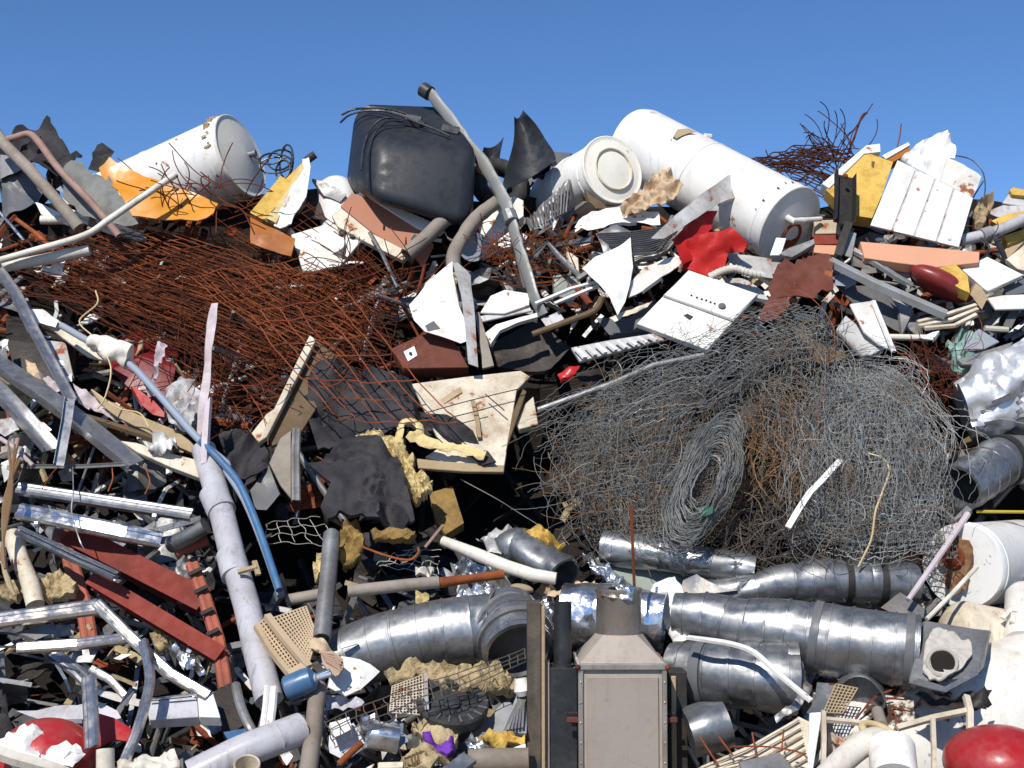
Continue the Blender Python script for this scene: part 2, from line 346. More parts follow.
W = dict(
    white=mk('white_enamel', (.79, .77, .72), .40, dirt=.5, dcol=(.40, .33, .24), rust=0.40, rscale=5, streak=.45),
    whitec=mk('clean_white_paint', (.80, .79, .76), .40, dirt=.42, dcol=(.42, .37, .30), rust=0.34, rscale=7, streak=.4),
    cream=mk('aged_cream_paint', (.68, .61, .48), .55, dirt=.6, dcol=(.32, .24, .15), rust=0.40, streak=.6),
    tankw=mk('heater_enamel', (.80, .785, .75), .38, dirt=.38, dcol=(.42, .36, .27), dscale=2, rust=0.33, rscale=4, streak=.38),
    capw=mk('cream_enamel', (.77, .73, .63), .45, dirt=.3, dcol=(.45, .36, .24), rust=.3, rscale=5),
    greyw=mk('grey_white_paint', (.52, .52, .52), .45, dirt=.6, dcol=(.22, .18, .14), rust=0.42, streak=.6),
    galv=mk('galvanised_steel', (.31, .32, .335), .42, .8, dirt=.5, dcol=(.17, .16, .14), dscale=2.6, spangle=.2, bump=.03, bscale=60, streak=.6),
    galvd=mk('weathered_galvanised_steel', (.32, .32, .32), .52, .6, dirt=.6, dcol=(.14, .12, .10), spangle=.14, rust=.2, bump=.08, streak=.6),
    bluesteel=mk('cold_formed_steel', (.45, .45, .46), .36, .85, dirt=.4, dcol=(.16, .155, .15), bump=.02, bscale=50, streak=.4),
    bright=mk('bright_aluminium', (.72, .72, .72), .27, .95, dirt=.35, dcol=(.25, .24, .22), bump=.02, bscale=50, streak=.4),
    foil=mk('crinkled_foil', (.66, .67, .69), .26, .95, dirt=.3, dcol=(.25, .23, .2), crinkle=.35, bump=.2, bscale=40),
    chrome=mk('polished_steel', (.68, .63, .57), .27, .9, dirt=.3, dcol=(.2, .18, .16), bump=.015, bscale=30, streak=.15),
    rust=mk('rusty_iron', (.19, .046, .016), .9, dirt=.5, dcol=(.04, .014, .008), dscale=5, bump=.5, bscale=60, vary=.4),
    rustb=mk('orange_rust', (.28, .075, .021), .9, dirt=.5, dcol=(.07, .022, .010), dscale=5, bump=.5, bscale=60, vary=.4),
    rustp=mk('flaking_brown_paint', (.12, .036, .023), .8, dirt=.4, dcol=(.045, .022, .015), rust=.36, rcol=(.17, .055, .02), bump=.4),
    black=mk('black_plastic', (.022, .024, .028), .42, dirt=.3, dcol=(.09, .085, .08), bump=.15, bscale=50),
    blackg=mk('dusty_black_plastic', (.019, .022, .028), .5, dirt=.3, dcol=(.05, .052, .055), bump=.06, bscale=60),
    cloth=mk('black_fabric', (.020, .019, .022), .7, dirt=.6, dcol=(.052, .046, .048), dscale=6, bump=.6, bscale=90),
    rubber=mk('black_rubber', (.025, .025, .026), .65, dirt=.45, dcol=(.11, .1, .09), bump=.3, bscale=70),
    dark=mk('dark_metal', (.024, .022, .021), .6, .3, dirt=.5, dcol=(.055, .038, .026), rust=.25, bump=.4),  # near-black metal; in gap filler and hollows it stands in for shade
    copper=mk('copper_brown_paint', (.40, .165, .095), .5, dirt=.3, dcol=(.25, .14, .1), rust=.1),
    red=mk('red_paint', (.52, .022, .02), .35, dirt=.18, dcol=(.25, .04, .03), bump=.1),
    redsh=mk('glossy_red_paint', (.38, .010, .014), .40, dirt=.5, dcol=(.26, .06, .05), dscale=5, coat=.12, bump=.08, streak=.3),
    redcloth=mk('red_vinyl', (.42, .010, .009), .65, dirt=.35, dcol=(.17, .015, .012), bump=.4, bscale=60),
    oxide=mk('red_oxide_primer', (.21, .034, .022), .8, dirt=.45, dcol=(.08, .03, .022), rust=.2, bump=.25),
    oxider=mk('brick_red_flaking_paint', (.38, .11, .07), .85, dirt=.45, dcol=(.13, .055, .035), rust=.3, bump=.5),
    darkred=mk('dark_red_vinyl', (.21, .022, .018), .4, dirt=.25, dcol=(.12, .05, .04), bump=.2),
    orange=mk('amber_plastic', (.66, .26, .015), .4, dirt=.25, dcol=(.30, .13, .03), bump=.15),
    orangesh=mk('orange_brown_plastic', (.36, .11, .012), .5, dirt=.4, dcol=(.14, .05, .02), bump=.2),
    foam=mk('yellow_insulation_foam', (.64, .42, .10), .95, dirt=.55, dcol=(.36, .20, .04), dscale=9, bump=1.0, bscale=55, vary=.05),
    foamp=mk('pale_yellow_foam', (.66, .53, .26), .95, dirt=.5, dcol=(.40, .27, .10), dscale=8, bump=1.0, bscale=55),
    wool=mk('tan_mineral_wool', (.47, .37, .21), .95, dirt=.6, dcol=(.22, .15, .075), dscale=10, bump=1.0, bscale=60),
    card=mk('torn_brown_paper', (.58, .44, .29), .85, dirt=.55, dcol=(.33, .19, .09), dscale=9, bump=.4),
    wood=mk('weathered_wood', (.40, .30, .18), .8, dirt=.45, dcol=(.2, .14, .08), bump=.4),
    woodd=mk('dark_stained_wood', (.13, .085, .045), .75, dirt=.45, dcol=(.06, .04, .025), bump=.4),
    blue=mk('blue_plastic', (.04, .13, .27), .42, dirt=.45, dcol=(.12, .15, .2), bump=.1, streak=.4),
    bluegrey=mk('blue_grey_paint', (.24, .29, .37), .45, dirt=.5, dcol=(.3, .27, .24), bump=.15, rust=.12, streak=.5),
    teal=mk('teal_plastic', (.16, .34, .30), .5, dirt=.55, dcol=(.38, .38, .34), bump=.2),
    purple=mk('purple_fabric', (.16, .04, .36), .8, dirt=.3, dcol=(.08, .03, .15), bump=.5, bscale=80),
    pipeg=mk('grey_pipe_plastic', (.50, .49, .52), .32, dirt=.5, dcol=(.2, .175, .15), bump=.12, streak=.6),
    grey=mk('grey_paint', (.27, .28, .29), .5, dirt=.5, dcol=(.14, .12, .1), rust=.1),
    greyd=mk('dark_grey_paint', (.10, .105, .115), .5, dirt=.5, dcol=(.15, .13, .11), rust=.1),
    foamb=mk('shade_brown_foam', (.30, .19, .06), .95, dirt=.6, dcol=(.13, .08, .03), dscale=9, bump=1.0, bscale=55),  # yellow foam browned: shade under blanket and board put into the colour
    silver=mk('silver_wrap', (.74, .745, .75), .42, .6, dirt=.3, dcol=(.35, .33, .3), crinkle=.25, bump=.15, bscale=30),
    dullgrey=mk('dull_grey_sheet', (.20, .20, .19), .75, dirt=.5, dcol=(.10, .09, .08), dscale=5, rust=.15, bump=.15),
    redbox=mk('shaded_red_enamel', (.15, .008, .010), .4, dirt=.3, dcol=(.06, .01, .01)),  # box red darkened, its shade is in the colour
    rustdark=mk('dark_rust', (.085, .024, .011), .9, dirt=.5, dcol=(.03, .011, .007), dscale=5, bump=.5, bscale=60, vary=.4),
    ruststain=mk('rust_stain', (.085, .026, .010), .85, dirt=.75, dcol=(.34, .20, .10), dscale=11, bump=.3),
    paper=mk('grey_tan_plaster', (.42, .39, .345), .9, dirt=.4, dcol=(.25, .2, .15), bump=.5),
    darkpost=mk('brown_black_steel', (.055, .044, .036), .6, .2, dirt=.5, dcol=(.16, .12, .085), rust=.25, bump=.3, streak=.5),
    net=mk('thin_white_wire', (.42, .40, .36), .5, dirt=.5, bump=0),
    dpipe=mk('dull_zinc_pipe', (.30, .30, .285), .55, .25, dirt=.5, dcol=(.15, .14, .12), bump=.15, bscale=40),
    dustpipe=mk('dusty_brown_pipe', (.27, .235, .195), .7, dirt=.5, dcol=(.14, .1, .07), bump=.4),
    pinkpipe=mk('dusty_pink_brown_pipe', (.36, .23, .19), .65, dirt=.5, dcol=(.17, .09, .06), rust=.12, bump=.3),
    pvc=mk('dirty_white_plastic', (.66, .62, .54), .5, dirt=.5, dcol=(.31, .25, .17), bump=.15, streak=.5),
    beige=mk('beige_plastic', (.52, .39, .25), .6, dirt=.35, dcol=(.25, .17, .1), bump=.15),
    brownfan=mk('pale_brown_plastic', (.42, .29, .21), .6, dirt=.3, dcol=(.2, .12, .08), bump=.15),
    salmon=mk('salmon_paint', (.66, .33, .20), .6, dirt=.25, dcol=(.36, .2, .13), rust=.12),
    lilac=mk('faded_lilac_plastic', (.50, .43, .45), .6, dirt=.5, dcol=(.30, .21, .20), bump=.2, streak=.5),
    wire=mk('galvanised_wire', (.31, .32, .31), .55, .2, dirt=.55, dcol=(.11, .085, .06), dscale=2.5, bump=0, vary=.25),
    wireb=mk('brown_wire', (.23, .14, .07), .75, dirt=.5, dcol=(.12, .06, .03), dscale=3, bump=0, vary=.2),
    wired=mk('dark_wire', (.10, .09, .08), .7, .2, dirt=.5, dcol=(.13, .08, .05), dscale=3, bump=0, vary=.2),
    taupe=mk('taupe_painted_steel', (.34, .295, .25), .5, dirt=.45, dcol=(.19, .14, .10), rust=0, rscale=4, bump=.12, streak=.4),
    stain=mk('stove_steel', (.48, .45, .41), .42, .7, dirt=.55, dcol=(.18, .13, .09), rust=0.34, bump=.12, streak=.6),
    straw=mk('straw_string', (.55, .42, .22), .8, dirt=.3, dcol=(.3, .2, .1), bump=0),
    yellow=mk('yellow_paint', (.50, .36, .05), .5, dirt=.3, dcol=(.3, .2, .05)),
    olive=mk('grey_green_sheet', (.29, .32, .28), .4, .2, dirt=.35, dcol=(.2, .19, .15)),
    gapshade=mk('shade_black_soil', (.014, .011, .009), .95, dirt=.5, dcol=(.022, .014, .010), dscale=2, bump=1.0, bscale=12),  # blackened so the gaps of the heap read as deep shade
    yard=mk('yard_dirt', (.17, .14, .11), .95, dirt=.5, dcol=(.10, .08, .06), dscale=.6, bump=.8, bscale=6),
)
# ---------------------------------------------------------------- objects
def _mesh(name, g, mat, org, ang=35):
    me = bpy.data.meshes.new(name); me.from_pydata([tuple(v - org) for v in g[0]], [], g[1])
    me.polygons.foreach_set('use_smooth', [True] * len(me.polygons)); me.update()
    bm = bmesh.new(); bm.from_mesh(me); bmesh.ops.recalc_face_normals(bm, faces=bm.faces[:]); bm.to_mesh(me); bm.free()
    me.set_sharp_from_angle(angle=RAD(g[2] if len(g) > 2 and ang == 35 else ang)); me.materials.append(W[mat] if isinstance(mat, str) else mat); return me
def base(g):
    xs = [v.x for v in g[0]]; ys = [v.y for v in g[0]]; zs = [v.z for v in g[0]]
    return Vector(((min(xs) + max(xs)) / 2, (min(ys) + max(ys)) / 2, min(zs)))
def thing(name, label, cat, g, mat, group=None, ang=35):
    org = base(g); o = bpy.data.objects.new(name, _mesh(name, g, mat, org, ang)); o.location = org; C.objects.link(o)
    o['label'] = label; o['category'] = cat
    if group: o['group'] = group
    o['org'] = tuple(org); return o
def part(par, name, g, mat, label=None, ang=35):
    root = par
    while root.parent: root = root.parent
    org = Vector(root['org']); o = bpy.data.objects.new(name, _mesh(name, g, mat, org, ang)); C.objects.link(o); o.parent = par
    if label: o['label'] = label
    return o
def joined(o): o['kind'] = 'stuff'; return o          # one part made of pieces too small to pick apart
def stuff(name, label, g, mat):
    org = base(g); o = bpy.data.objects.new(name, _mesh(name, g, mat, org)); o.location = org; C.objects.link(o)
    o['label'] = label; o['kind'] = 'stuff'; return o
# ================================================================ setting
def structure(name, g, mat):
    o = bpy.data.objects.new(name, _mesh(name, g, mat, Vector((0, 0, 0)))); C.objects.link(o); o['kind'] = 'structure'; return o
gs = 900.0
structure('ground', ([Vector((-gs, -gs, 0)), Vector((gs, -gs, 0)), Vector((gs, gs, 0)), Vector((-gs, gs, 0))], [(0, 1, 2, 3)]), 'yard')
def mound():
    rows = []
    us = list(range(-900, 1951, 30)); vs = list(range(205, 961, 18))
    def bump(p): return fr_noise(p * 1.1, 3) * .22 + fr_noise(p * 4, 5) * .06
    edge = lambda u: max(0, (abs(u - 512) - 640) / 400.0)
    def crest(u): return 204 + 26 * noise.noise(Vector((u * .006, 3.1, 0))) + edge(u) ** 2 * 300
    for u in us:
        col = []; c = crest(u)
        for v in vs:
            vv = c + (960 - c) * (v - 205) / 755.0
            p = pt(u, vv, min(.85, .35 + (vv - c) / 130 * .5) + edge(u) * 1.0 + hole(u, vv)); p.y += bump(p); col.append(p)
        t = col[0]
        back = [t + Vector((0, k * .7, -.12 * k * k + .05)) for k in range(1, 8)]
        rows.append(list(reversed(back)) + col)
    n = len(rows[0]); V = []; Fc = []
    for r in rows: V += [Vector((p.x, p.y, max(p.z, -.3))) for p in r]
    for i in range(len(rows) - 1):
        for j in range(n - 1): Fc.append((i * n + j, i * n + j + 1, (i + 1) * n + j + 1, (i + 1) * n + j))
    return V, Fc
structure('mound', mound(), 'gapshade')

# ================================================================ big things along the crest
def tank(name, label, near, far, rpx, mat='tankw', bulge=.05, ringdent=0, capmat=None, group=None, marks=20, rim=.012, far_dome=.12, cr=.022):
    a, b = uv(near)[0], uv(far)[0]; pa, pb = pt(*a), pt(*b); r = rpx * px(*a); L = (pb - pa).length
    body = lathe(pa, pb, [(.0, r - .004), (.012, r), (.10, r), (.105, r + .005), (.125, r + .005), (.13, r), (L * .5, r), (L * .8, r), (L - far_dome, r), (L - far_dome * .4, r * .93), (L, r * .62), (L + .01, .0)], 56, cr, seed=int(a[0]))
    t = thing(name, label, 'water heater', body, mat, group)
    ax = (pa - pb).normalized()
    cap = lathe(pa - ax * .004, pa + ax, [(-.01, r + rim), (.014, r + rim), (.018, r + rim * .4), (.010, r * .94), (.012, r * .9), (.016 + bulge * .6, r * .5), (.016 + bulge, 0)], 56)
    c = part(t, 'end_cap', cap, capmat or mat)
    part(t, 'seam', lathe(pa, pb, [(L * .5, r + .001), (L * .5 + .002, r + .005), (L * .5 + .012, r + .005), (L * .5 + .014, r + .001)], 56, cr, seed=int(a[0])), mat)
    rg = random.Random(int(a[0])); axd = (pb - pa).normalized(); u = axd.orthogonal().normalized(); s = axd.cross(u)
    for i in range(marks):                                   # scraped and rusted spots
        tt = rg.choice([rg.uniform(.07, .13), rg.uniform(.07, .13), rg.uniform(.1, .9) * L]); al = rg.uniform(0, 6.28); R0 = rg.uniform(.004, .015); q = []
        for k in range(11):
            x, y = math.cos(k * .571) * R0 * rg.uniform(.5, 1.3) * 1.8, math.sin(k * .571) * R0 * rg.uniform(.5, 1.3); d = u * math.cos(al + y / r) + s * math.sin(al + y / r); q.append(pa + axd * (tt + x) + d * (r + .008))
        part(t, 'rust_spot', sheet_pts(q, th=.006, seg=0), rg.choice(['rust', 'rust', 'wood', 'rustp']))
    return t, pa, ax, r, c
def face_pt(pa, ax, r, du, dv, out=.03):
    """a point on an end cap, du/dv in radii along the picture-right / up directions lying in the cap"""
    rt = Vector((1, 0, 0)); rt = (rt - ax * rt.dot(ax)).normalized(); up = rt.cross(ax); up = up if up.z > 0 else -up
    return pa + rt * r * du + up * r * dv + ax * out

t, pa, ax, r, c = tank('water_heater', 'big white water heater lying on the crest, its end above the amber panel', 'X 240,156,.0', 'X 84,222,.95', 42, capmat='capw')
part(c, 'drain_valve', join(tube([face_pt(pa, ax, r, .12, .12, .03), face_pt(pa, ax, r, .16, .12, .12)], .028, 14), tube([face_pt(pa, ax, r, .10, .12, .09), face_pt(pa, ax, r, .34, .02, .10)], .012, 8)), 'galvd')
rng = random.Random(3)
bits = []
for i in range(9):
    a = RAD(75 + i * 12 + rng.uniform(-3, 3)); u = ax.orthogonal().normalized(); s = ax.cross(u)
    q = uv('X 226,118,0')[0]
    d = face_pt(pa, ax, r, -math.cos(a - 1.2) * 1.03, math.sin(a - 1.2) * 1.03, -.10) 
    part(t, 'torn_seam', sheet_pts([d + Vector(v) * .022 for v in ((-1, 0, 1), (1, 0, 1.2), (1, 0, -1), (-.8, 0, -1.1))], th=.004, cr=.01, freq=20, seg=.02, seed=i), 'wood')

t, pa, ax, r, c = tank('water_heater', 'longest white water heater, sloping down the crest to a capped end with a rusty hole', 'X 789,226,-.25', 'X 632,141,.50', 41, cr=.022)
port = face_pt(pa, ax, r, -.05, -.18, .05)
part(c, 'rusty_port', join(torus(port, ax, r * .30, .016, 30, 8), lathe(port - ax * .03, port + ax, [(0, r * .3), (.028, r * .28), (.03, r * .1), (.02, 0)], 24)), 'rust')
v0, v1 = face_pt(pa, ax, r, -.25, .36, .04), face_pt(pa, ax, r, .75, .1, .06)
part(c, 'fitting', join(tube([v0 - ax * .03, v0 + ax * .07, v0 + ax * .07 + (v1 - v0) * .35], .028, 12), tube([v0 + ax * .06 + (v1 - v0) * .3, v1 + ax * .05], .02, 10)), 'white')
part(t, 'torn_bracket', sheet('C 635,205 650,180 690,178 720,190 690,195 665,205 645,216', -.22, cr=.03, seg=.03, seed=4), 'wood')
part(t, 'lug', join(bar('C 745,200,-.1 775,203,-.1', 4, 2), bar('C 752,200,-.1 745,218,-.12', 3, 2)), 'white')

t, pa, ax, r, c = tank('water_heater', 'shorter white water heater showing its cream round end with a raised ring', 'X 612,170,-.3', 'X 552,206,.75', 34, 'tankw', .02, capmat='capw', marks=4)
part(c, 'cap_ring', torus(pa + ax * .03, ax, r * .63, .009, 44, 8), 'cream')
part(c, 'torn_lining', sheet('C 312,395 330,415 375,445 395,468 350,470 325,440', -.3, cr=.04, seg=.03, seed=8, th=.01), 'woodd')

t = thing('water_heater', 'white rounded tank end peeking out behind the black container', 'water heater', lathe(pt(345, 240, .25), pt(329, 160, .25), [(0, .18), (.50, .18), (.56, .17), (.62, .14), (.66, .08), (.67, 0)], 40), 'whitec')

# black container -----------------------------------------------------------
fd = 10.75; bd = 11.75
c8 = [pt(*q) for q in uv('B 446,215,@10.62 850,240,@10.7 815,560,@10.5 424,435,@10.45 374,76,@11.5 738,88,@11.6 780,480,@11.5 335,410,@11.3')]
g = box8(c8, .15, 5)
t = thing('plastic_container', 'dusty black rounded plastic container on the crest, cables draped over it', 'container', g, 'blackg', ang=85)
part(t, 'lid_hinge', pipe('B 570,150,@11.0 625,160,@11.0', 8, n=8), 'black'); part(t, 'lid_hinge', pipe('B 700,190,@10.95 760,205,@10.95', 9, n=8), 'black')
cab = [smooth(P3(s), 6) for s in ('B 335,128,@11.25 390,104,@11.2 470,108,@11.1 540,128,@11.0 600,150,@10.9 690,185,@10.8 730,205,@10.75',
       'B 330,156,@11.2 365,128,@11.15 430,112,@11.1 520,118,@11.05 620,150,@10.95', 'B 560,150,@10.9 500,152,@10.85 455,200,@10.75 432,280,@10.6 430,400,@10.45',
       'B 560,146,@10.95 490,140,@10.9 440,180,@10.85 415,250,@10.75 405,330,@10.65', 'B 360,112,@11.2 450,100,@11.2 560,120,@11.05 640,160,@10.9')]
thing('cable', 'thin black cables flung across the black plastic container', 'cable', wires(cab, .010, 6), 'black')

# black curved pieces -----------------------------------------------------------
def horn(s0, s1, o0, th, mat, nm, lb, seed):
    a = smooth(P3(s0), 5); b = smooth(P3(s1), 5); V, Fc = [], []; K = 7
    for i in range(len(a)):
        for k in range(K):
            x = k / (K - 1); p = a[i].lerp(b[i], x) + Vector((0, .16 * (1 - (2 * x - 1) ** 2), 0)) ; V.append(p)
    n = len(V)
    for i in range(len(a) - 1):
        for k in range(K - 1): q = i * K + k; Fc.append((q, q + 1, q + K + 1, q + K))
    V2 = [p + Vector((0, th, 0)) for p in V]
    side = []
    m = len(a)
    for i in range(m - 1): side += [(i * K, i * K + K, i * K + K + n, i * K + n), (i * K + K - 1, i * K + 2 * K - 1, i * K + 2 * K - 1 + n, i * K + K - 1 + n)]
    for k in range(K - 1): side += [(k, k + 1, k + 1 + n, k + n), ((m - 1) * K + k, (m - 1) * K + k + 1, (m - 1) * K + k + 1 + n, (m - 1) * K + k + n)]
    return thing(nm, lb, 'wheel arch', (V + V2, Fc + [tuple(i + n for i in f) for f in Fc] + side), mat, ang=60)
horn('C 52,132,-.2 50,220,-.25 25,320,-.3 5,400,-.3', 'C 84,110,-.2 130,160,-.22 165,215,-.25 205,290,-.3 190,420,-.3', 0, .02, 'black', 'wheel_arch', 'tall pointed black plastic arch standing up behind the grey downpipe', 1)
horn('B 855,245,.2 845,290,.2 860,350,.2', 'B 928,208,.2 915,270,.2 905,340,.2', 0, .02, 'black', 'wheel_arch', 'small black plastic arch between the container and the tall arch', 2)
thing('bin', 'dark grey dusty bin lying behind the tall black arch', 'bin', bevel_geo(slab('C 150,255 270,262 215,330 130,400 20,400 60,290', .4, .85, bevel=0), .03, 2), 'greyd')
thing('tyre', 'dark tyre wedged in shadow beside the black container', 'tyre', torus(pt(500, 185, .3), Vector((.3, -.8, .4)).normalized(), .20, .08, 36, 12), 'rubber')
thing('indicator_lens', 'tiny orange lens in the dark right of the container', 'lamp', ball(pt(480, 168, .0), .035, .03, .045), 'orange')

# the tall downpipe
q = smooth(P3('B 655,45,-.25 730,140,-.3 810,250,-.35 880,345,-.4 925,430,-.42 950,500,-.42 985,620,-.40 1010,700,-.35 1040,790,-.3 1070,860,-.2'), 5)
m_ = px(470, 170)
t = thing('downpipe', 'long bent grey metal downpipe rising above the crest beside the black container', 'downpipe',
          tube(q, [6.2 * m_] * 12 + [7 * m_] * 12 + [6.6 * m_] * 12 + [6.4 * m_] * 10, 14, flat=.42, dent=.014, df=9, seed=2), 'dpipe')
part(t, 'black_end', pipe('B 632,34,-.24 658,50,-.25', 7.6, n=12, hs=.06), 'black')
part(t, 'clamp', pipe('B 945,485,-.43 958,520,-.43', 7.6, n=10), 'galvd')
thing('steel_strip', 'narrow grey steel strip hanging beside the foot of the downpipe', 'strip', bar('B 960,560,-.3 985,660,-.3 1010,760,-.25', 7, 3, 'l'), 'galvd')

# ================================================================ far left of the crest
thing('tarpaulin', 'torn black sheeting on the crest above the grey panel', 'sheeting', sheet('A 0,190 40,205 85,170 130,185 185,158 235,235 262,265 305,285 300,298 240,300 210,345 150,330 60,320 0,340', .25, cr=.03, fold=.09, ff=4, seg=.05, th=.01, jag=.03), 'cloth')
thing('tarpaulin', 'dark grey crumpled sheet at the picture edge behind two pipes', 'sheeting', sheet('A 0,340 130,310 160,420 120,480 40,500 0,560', .22, cr=.04, fold=.06, ff=7, seg=.05, th=.01), 'greyd')
thing('sheet_metal', 'dull grey bent sheet metal leaning under the amber panel', 'sheet metal', sheet('A 228,325 262,300 300,305 335,345 400,350 440,420 505,530 400,530 300,490 235,440', -.3, cr=.03, fold=.03, ff=5, seg=.05, jag=.02), 'dullgrey')
thing('sheet_metal', 'small grey flap of sheet metal beside the black rag', 'sheet metal', sheet('A 0,270 60,280 100,330 60,345 0,360', .1, cr=.05, seg=.07), 'grey')
thing('plastic_sheet', 'bright amber plastic panel below the big water heater', 'panel', sheet('A 358,318 400,282 500,330 640,382 728,412 795,452 782,492 722,512 600,500 480,488 430,400 370,342', -.36, cr=.06, freq=2.2, seg=.06, th=.012, jag=.01), 'orange')
thing('plastic_sheet', 'orange brown plastic flap lying on the rusty mesh below the yellow foam', 'panel', sheet('B 0,495 40,520 165,580 150,645 70,620 0,590', -.22, cr=.04, seg=.06, th=.012), 'orangesh')
t = thing('corrugated_sheet', 'white ribbed sheet showing three ridges below the grey panel', 'sheet', sheet('A 240,478 400,525 525,565 520,590 300,520', -.02, th=.004), 'whitec')
for s in ('A 250,480 390,530 520,562', 'A 290,505 400,552 530,584', 'A 270,498 390,542 520,572'): part(t, 'ridge', bar(s, 7, 3.5, 'rect', -.06), 'whitec')
thing('board', 'narrow white board slanting between two brown pipes', 'board', slab('A 128,445 160,455 275,515 250,530 150,490', .02, -.03), 'whitec')
thing('pipe', 'short white tube under the thick brown pipe', 'pipe', pipe('A 150,512,-.02 245,512,-.02', 4.5, n=12, he=.06, hs=.05), 'pvc')
thing('plastic_scrap', 'pale blue grey plastic shard between two brown pipes', 'scrap', sheet('A 205,400 245,370 270,380 240,420', .0, cr=.03, seg=.05), 'bluegrey')
thing('pipe', 'thick dusty brown pipe slanting down from the picture edge', 'pipe', pipe('A -30,170,-.3 20,240,-.4 110,330,-.45 190,420,-.45 290,540,-.3', [6, 6, 6, 6, 6], n=14, dent=.006, df=12), 'dustpipe')
thing('pipe', 'thin pinkish brown pipe bent in a hook over the grey panel', 'pipe', pipe('A 0,225,-.35 50,212,-.4 105,198,-.42 140,225,-.45 215,325,-.48 335,450,-.48 435,570,-.35', 3.6, n=12, sm=5, he=.05), 'pinkpipe')
thing('pipe', 'short dark pipe stub standing beside the hooked brown pipe', 'pipe', pipe('A 345,480,-.12 330,550,-.1', 3.5, n=10), 'dustpipe')
thing('conduit', 'long cream conduit curving up over the amber panel to a dark end', 'conduit', pipe('A -20,665,-.5 120,625,-.52 310,568,-.56 400,510,-.6 520,428,-.62 645,345,-.62', 3.4, n=12, sm=5, he=.05), 'pvc')
thing('conduit', 'thick white plastic pipe with an open dark end over the rusty mesh', 'pipe', pipe('A -20,690,-.35 150,658,-.38 328,622,-.4', 5.6, n=18, he=.25), 'pvc')
thing('steel_rod', 'thin bright steel rod left of the white plastic pipe', 'rod', pipe('A -5,480,-.1 40,530,-.12 90,590,-.15', 1.6, n=8), 'bright')
thing('rusty_pipe', 'thin rusty pipe lying behind the end of the long cream conduit', 'pipe', pipe('A 60,510,.0 130,560,0 200,625,0', 2.2, n=8), 'rustb')

# yellow foam with white skin, black cable loops
t = thing('foam_board', 'yellow foam panel with a white skin, next to the amber panel', 'insulation panel', slab('B 0,485 112,350 130,362 192,302 205,318 95,512 80,528', .10, -.1, bevel=0), 'foam')
part(t, 'white_skin', sheet('B 190,285 215,282 222,320 205,420 150,520 110,545 85,525 140,420 195,330', -.16, cr=.05, freq=6, seg=.04, th=.012), 'whitec')
part(t, 'upper_layer', slab('B 60,505 130,410 185,312 200,320 150,420 95,522', .05, -.16, bevel=0), 'foamp')
lp = []
for i, (a, b, ra, rb) in enumerate(((110, 290, 50, 42), (95, 310, 65, 35), (135, 300, 28, 65), (75, 290, 45, 24), (120, 330, 30, 40))):
    cc = pt(250 + a * .2734, 80 + b * .2734, .2); m = px(280, 160)
    lp.append([cc + Vector((math.cos(k * .42 + i) * ra * .2734 * m, math.sin(k * .3 + i) * .06, math.sin(k * .42 + i) * rb * .2734 * m)) for k in range(17)])
thing('cable', 'loops of black cable sticking up beside the foam panel', 'cable', wires(lp, .009, 6), 'black')
thing('rusty_pipe', 'dark round pipe end poking up behind the foam panel', 'pipe', pipe('B 200,300,.1 238,272,.05', 4, n=10, he=.05), 'dark')
thing('sheet_metal', 'grey folded sheet in front of the white tank end', 'sheet metal', sheet('B 228,360 300,385 355,420 330,450 270,420', .0, cr=.03, seg=.05), 'galvd')
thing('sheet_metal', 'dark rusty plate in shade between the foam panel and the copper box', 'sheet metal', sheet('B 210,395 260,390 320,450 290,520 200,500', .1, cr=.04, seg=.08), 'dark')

# copper faced box and the white panel with knobs
t = thing('furnace_cover', 'copper brown cover with white side strips, lying below the black container', 'cover',
    slab('B 330,462 372,412 440,432 655,560 640,590 590,645 450,560', .10, -.12), 'copper')
part(t, 'white_edge', slab('B 398,412 425,414 678,524 655,558 610,540 440,432', .05, -.14), 'whitec')
part(t, 'lower_flange', slab('B 298,492 332,466 450,562 588,632 560,660 440,600 320,535', .05, -.13), 'cream')
part(t, 'badge', slab('B 588,580 602,562 614,570 600,590', .006, -.135, bevel=0), 'black')
part(t, 'shaded_end', slab('B 598,640 655,585 672,600 632,685', .03, -.1), 'copper')
t = thing('appliance', 'white control panel with two round knobs under rusty wires', 'panel', slab('B 150,565 300,520 442,545 330,680 195,705 175,640', .04, -.08), 'white')
for k in ('B 337,562,-.09', 'B 377,572,-.09'):
    q = P3(k)[0]; part(t, 'knob', lathe(q, q + UPN, [(0, .030), (.02, .028), (.025, .0)], 16), 'black')
thing('pipe', 'grey pipe lying across the end of the copper cover', 'pipe', pipe('B 572,640,-.25 640,580,-.27 700,522,-.28 740,500,-.25 810,508,-.05', 7.5, n=16, sm=4, hs=.1), 'dustpipe')
thing('hose', 'bent grey hose standing between the copper cover and the downpipe', 'hose', pipe('B 745,690,-.3 745,640,-.34 775,580,-.36 820,515,-.36 870,470,-.3 915,440,-.2', 7.2, n=16, sm=5, dent=.006, df=14), 'dustpipe')
thing('rod', 'thin silver rod standing in the rusty wires below the white control panel', 'rod', pipe('B 438,558,-.22 480,630,-.25 540,760,-.25', 2, n=8), 'galv')
thing('dish', 'round bluish dish in shade beside the grey hose', 'dish', lathe(pt(473, 247, .05), pt(478, 244, -2), [(0, .11), (.02, .125), (.03, .12), (.015, .05), (.015, 0)], 28), 'bluegrey')
thing('cabinet', 'broken white metal cabinet behind the downpipe', 'cabinet', bevel_geo(sheet('B 835,530 895,470 965,425 1000,440 1000,500 930,540 900,600 850,630', -.02, th=.12, cr=.02, seg=.1), .004, 1), 'white')
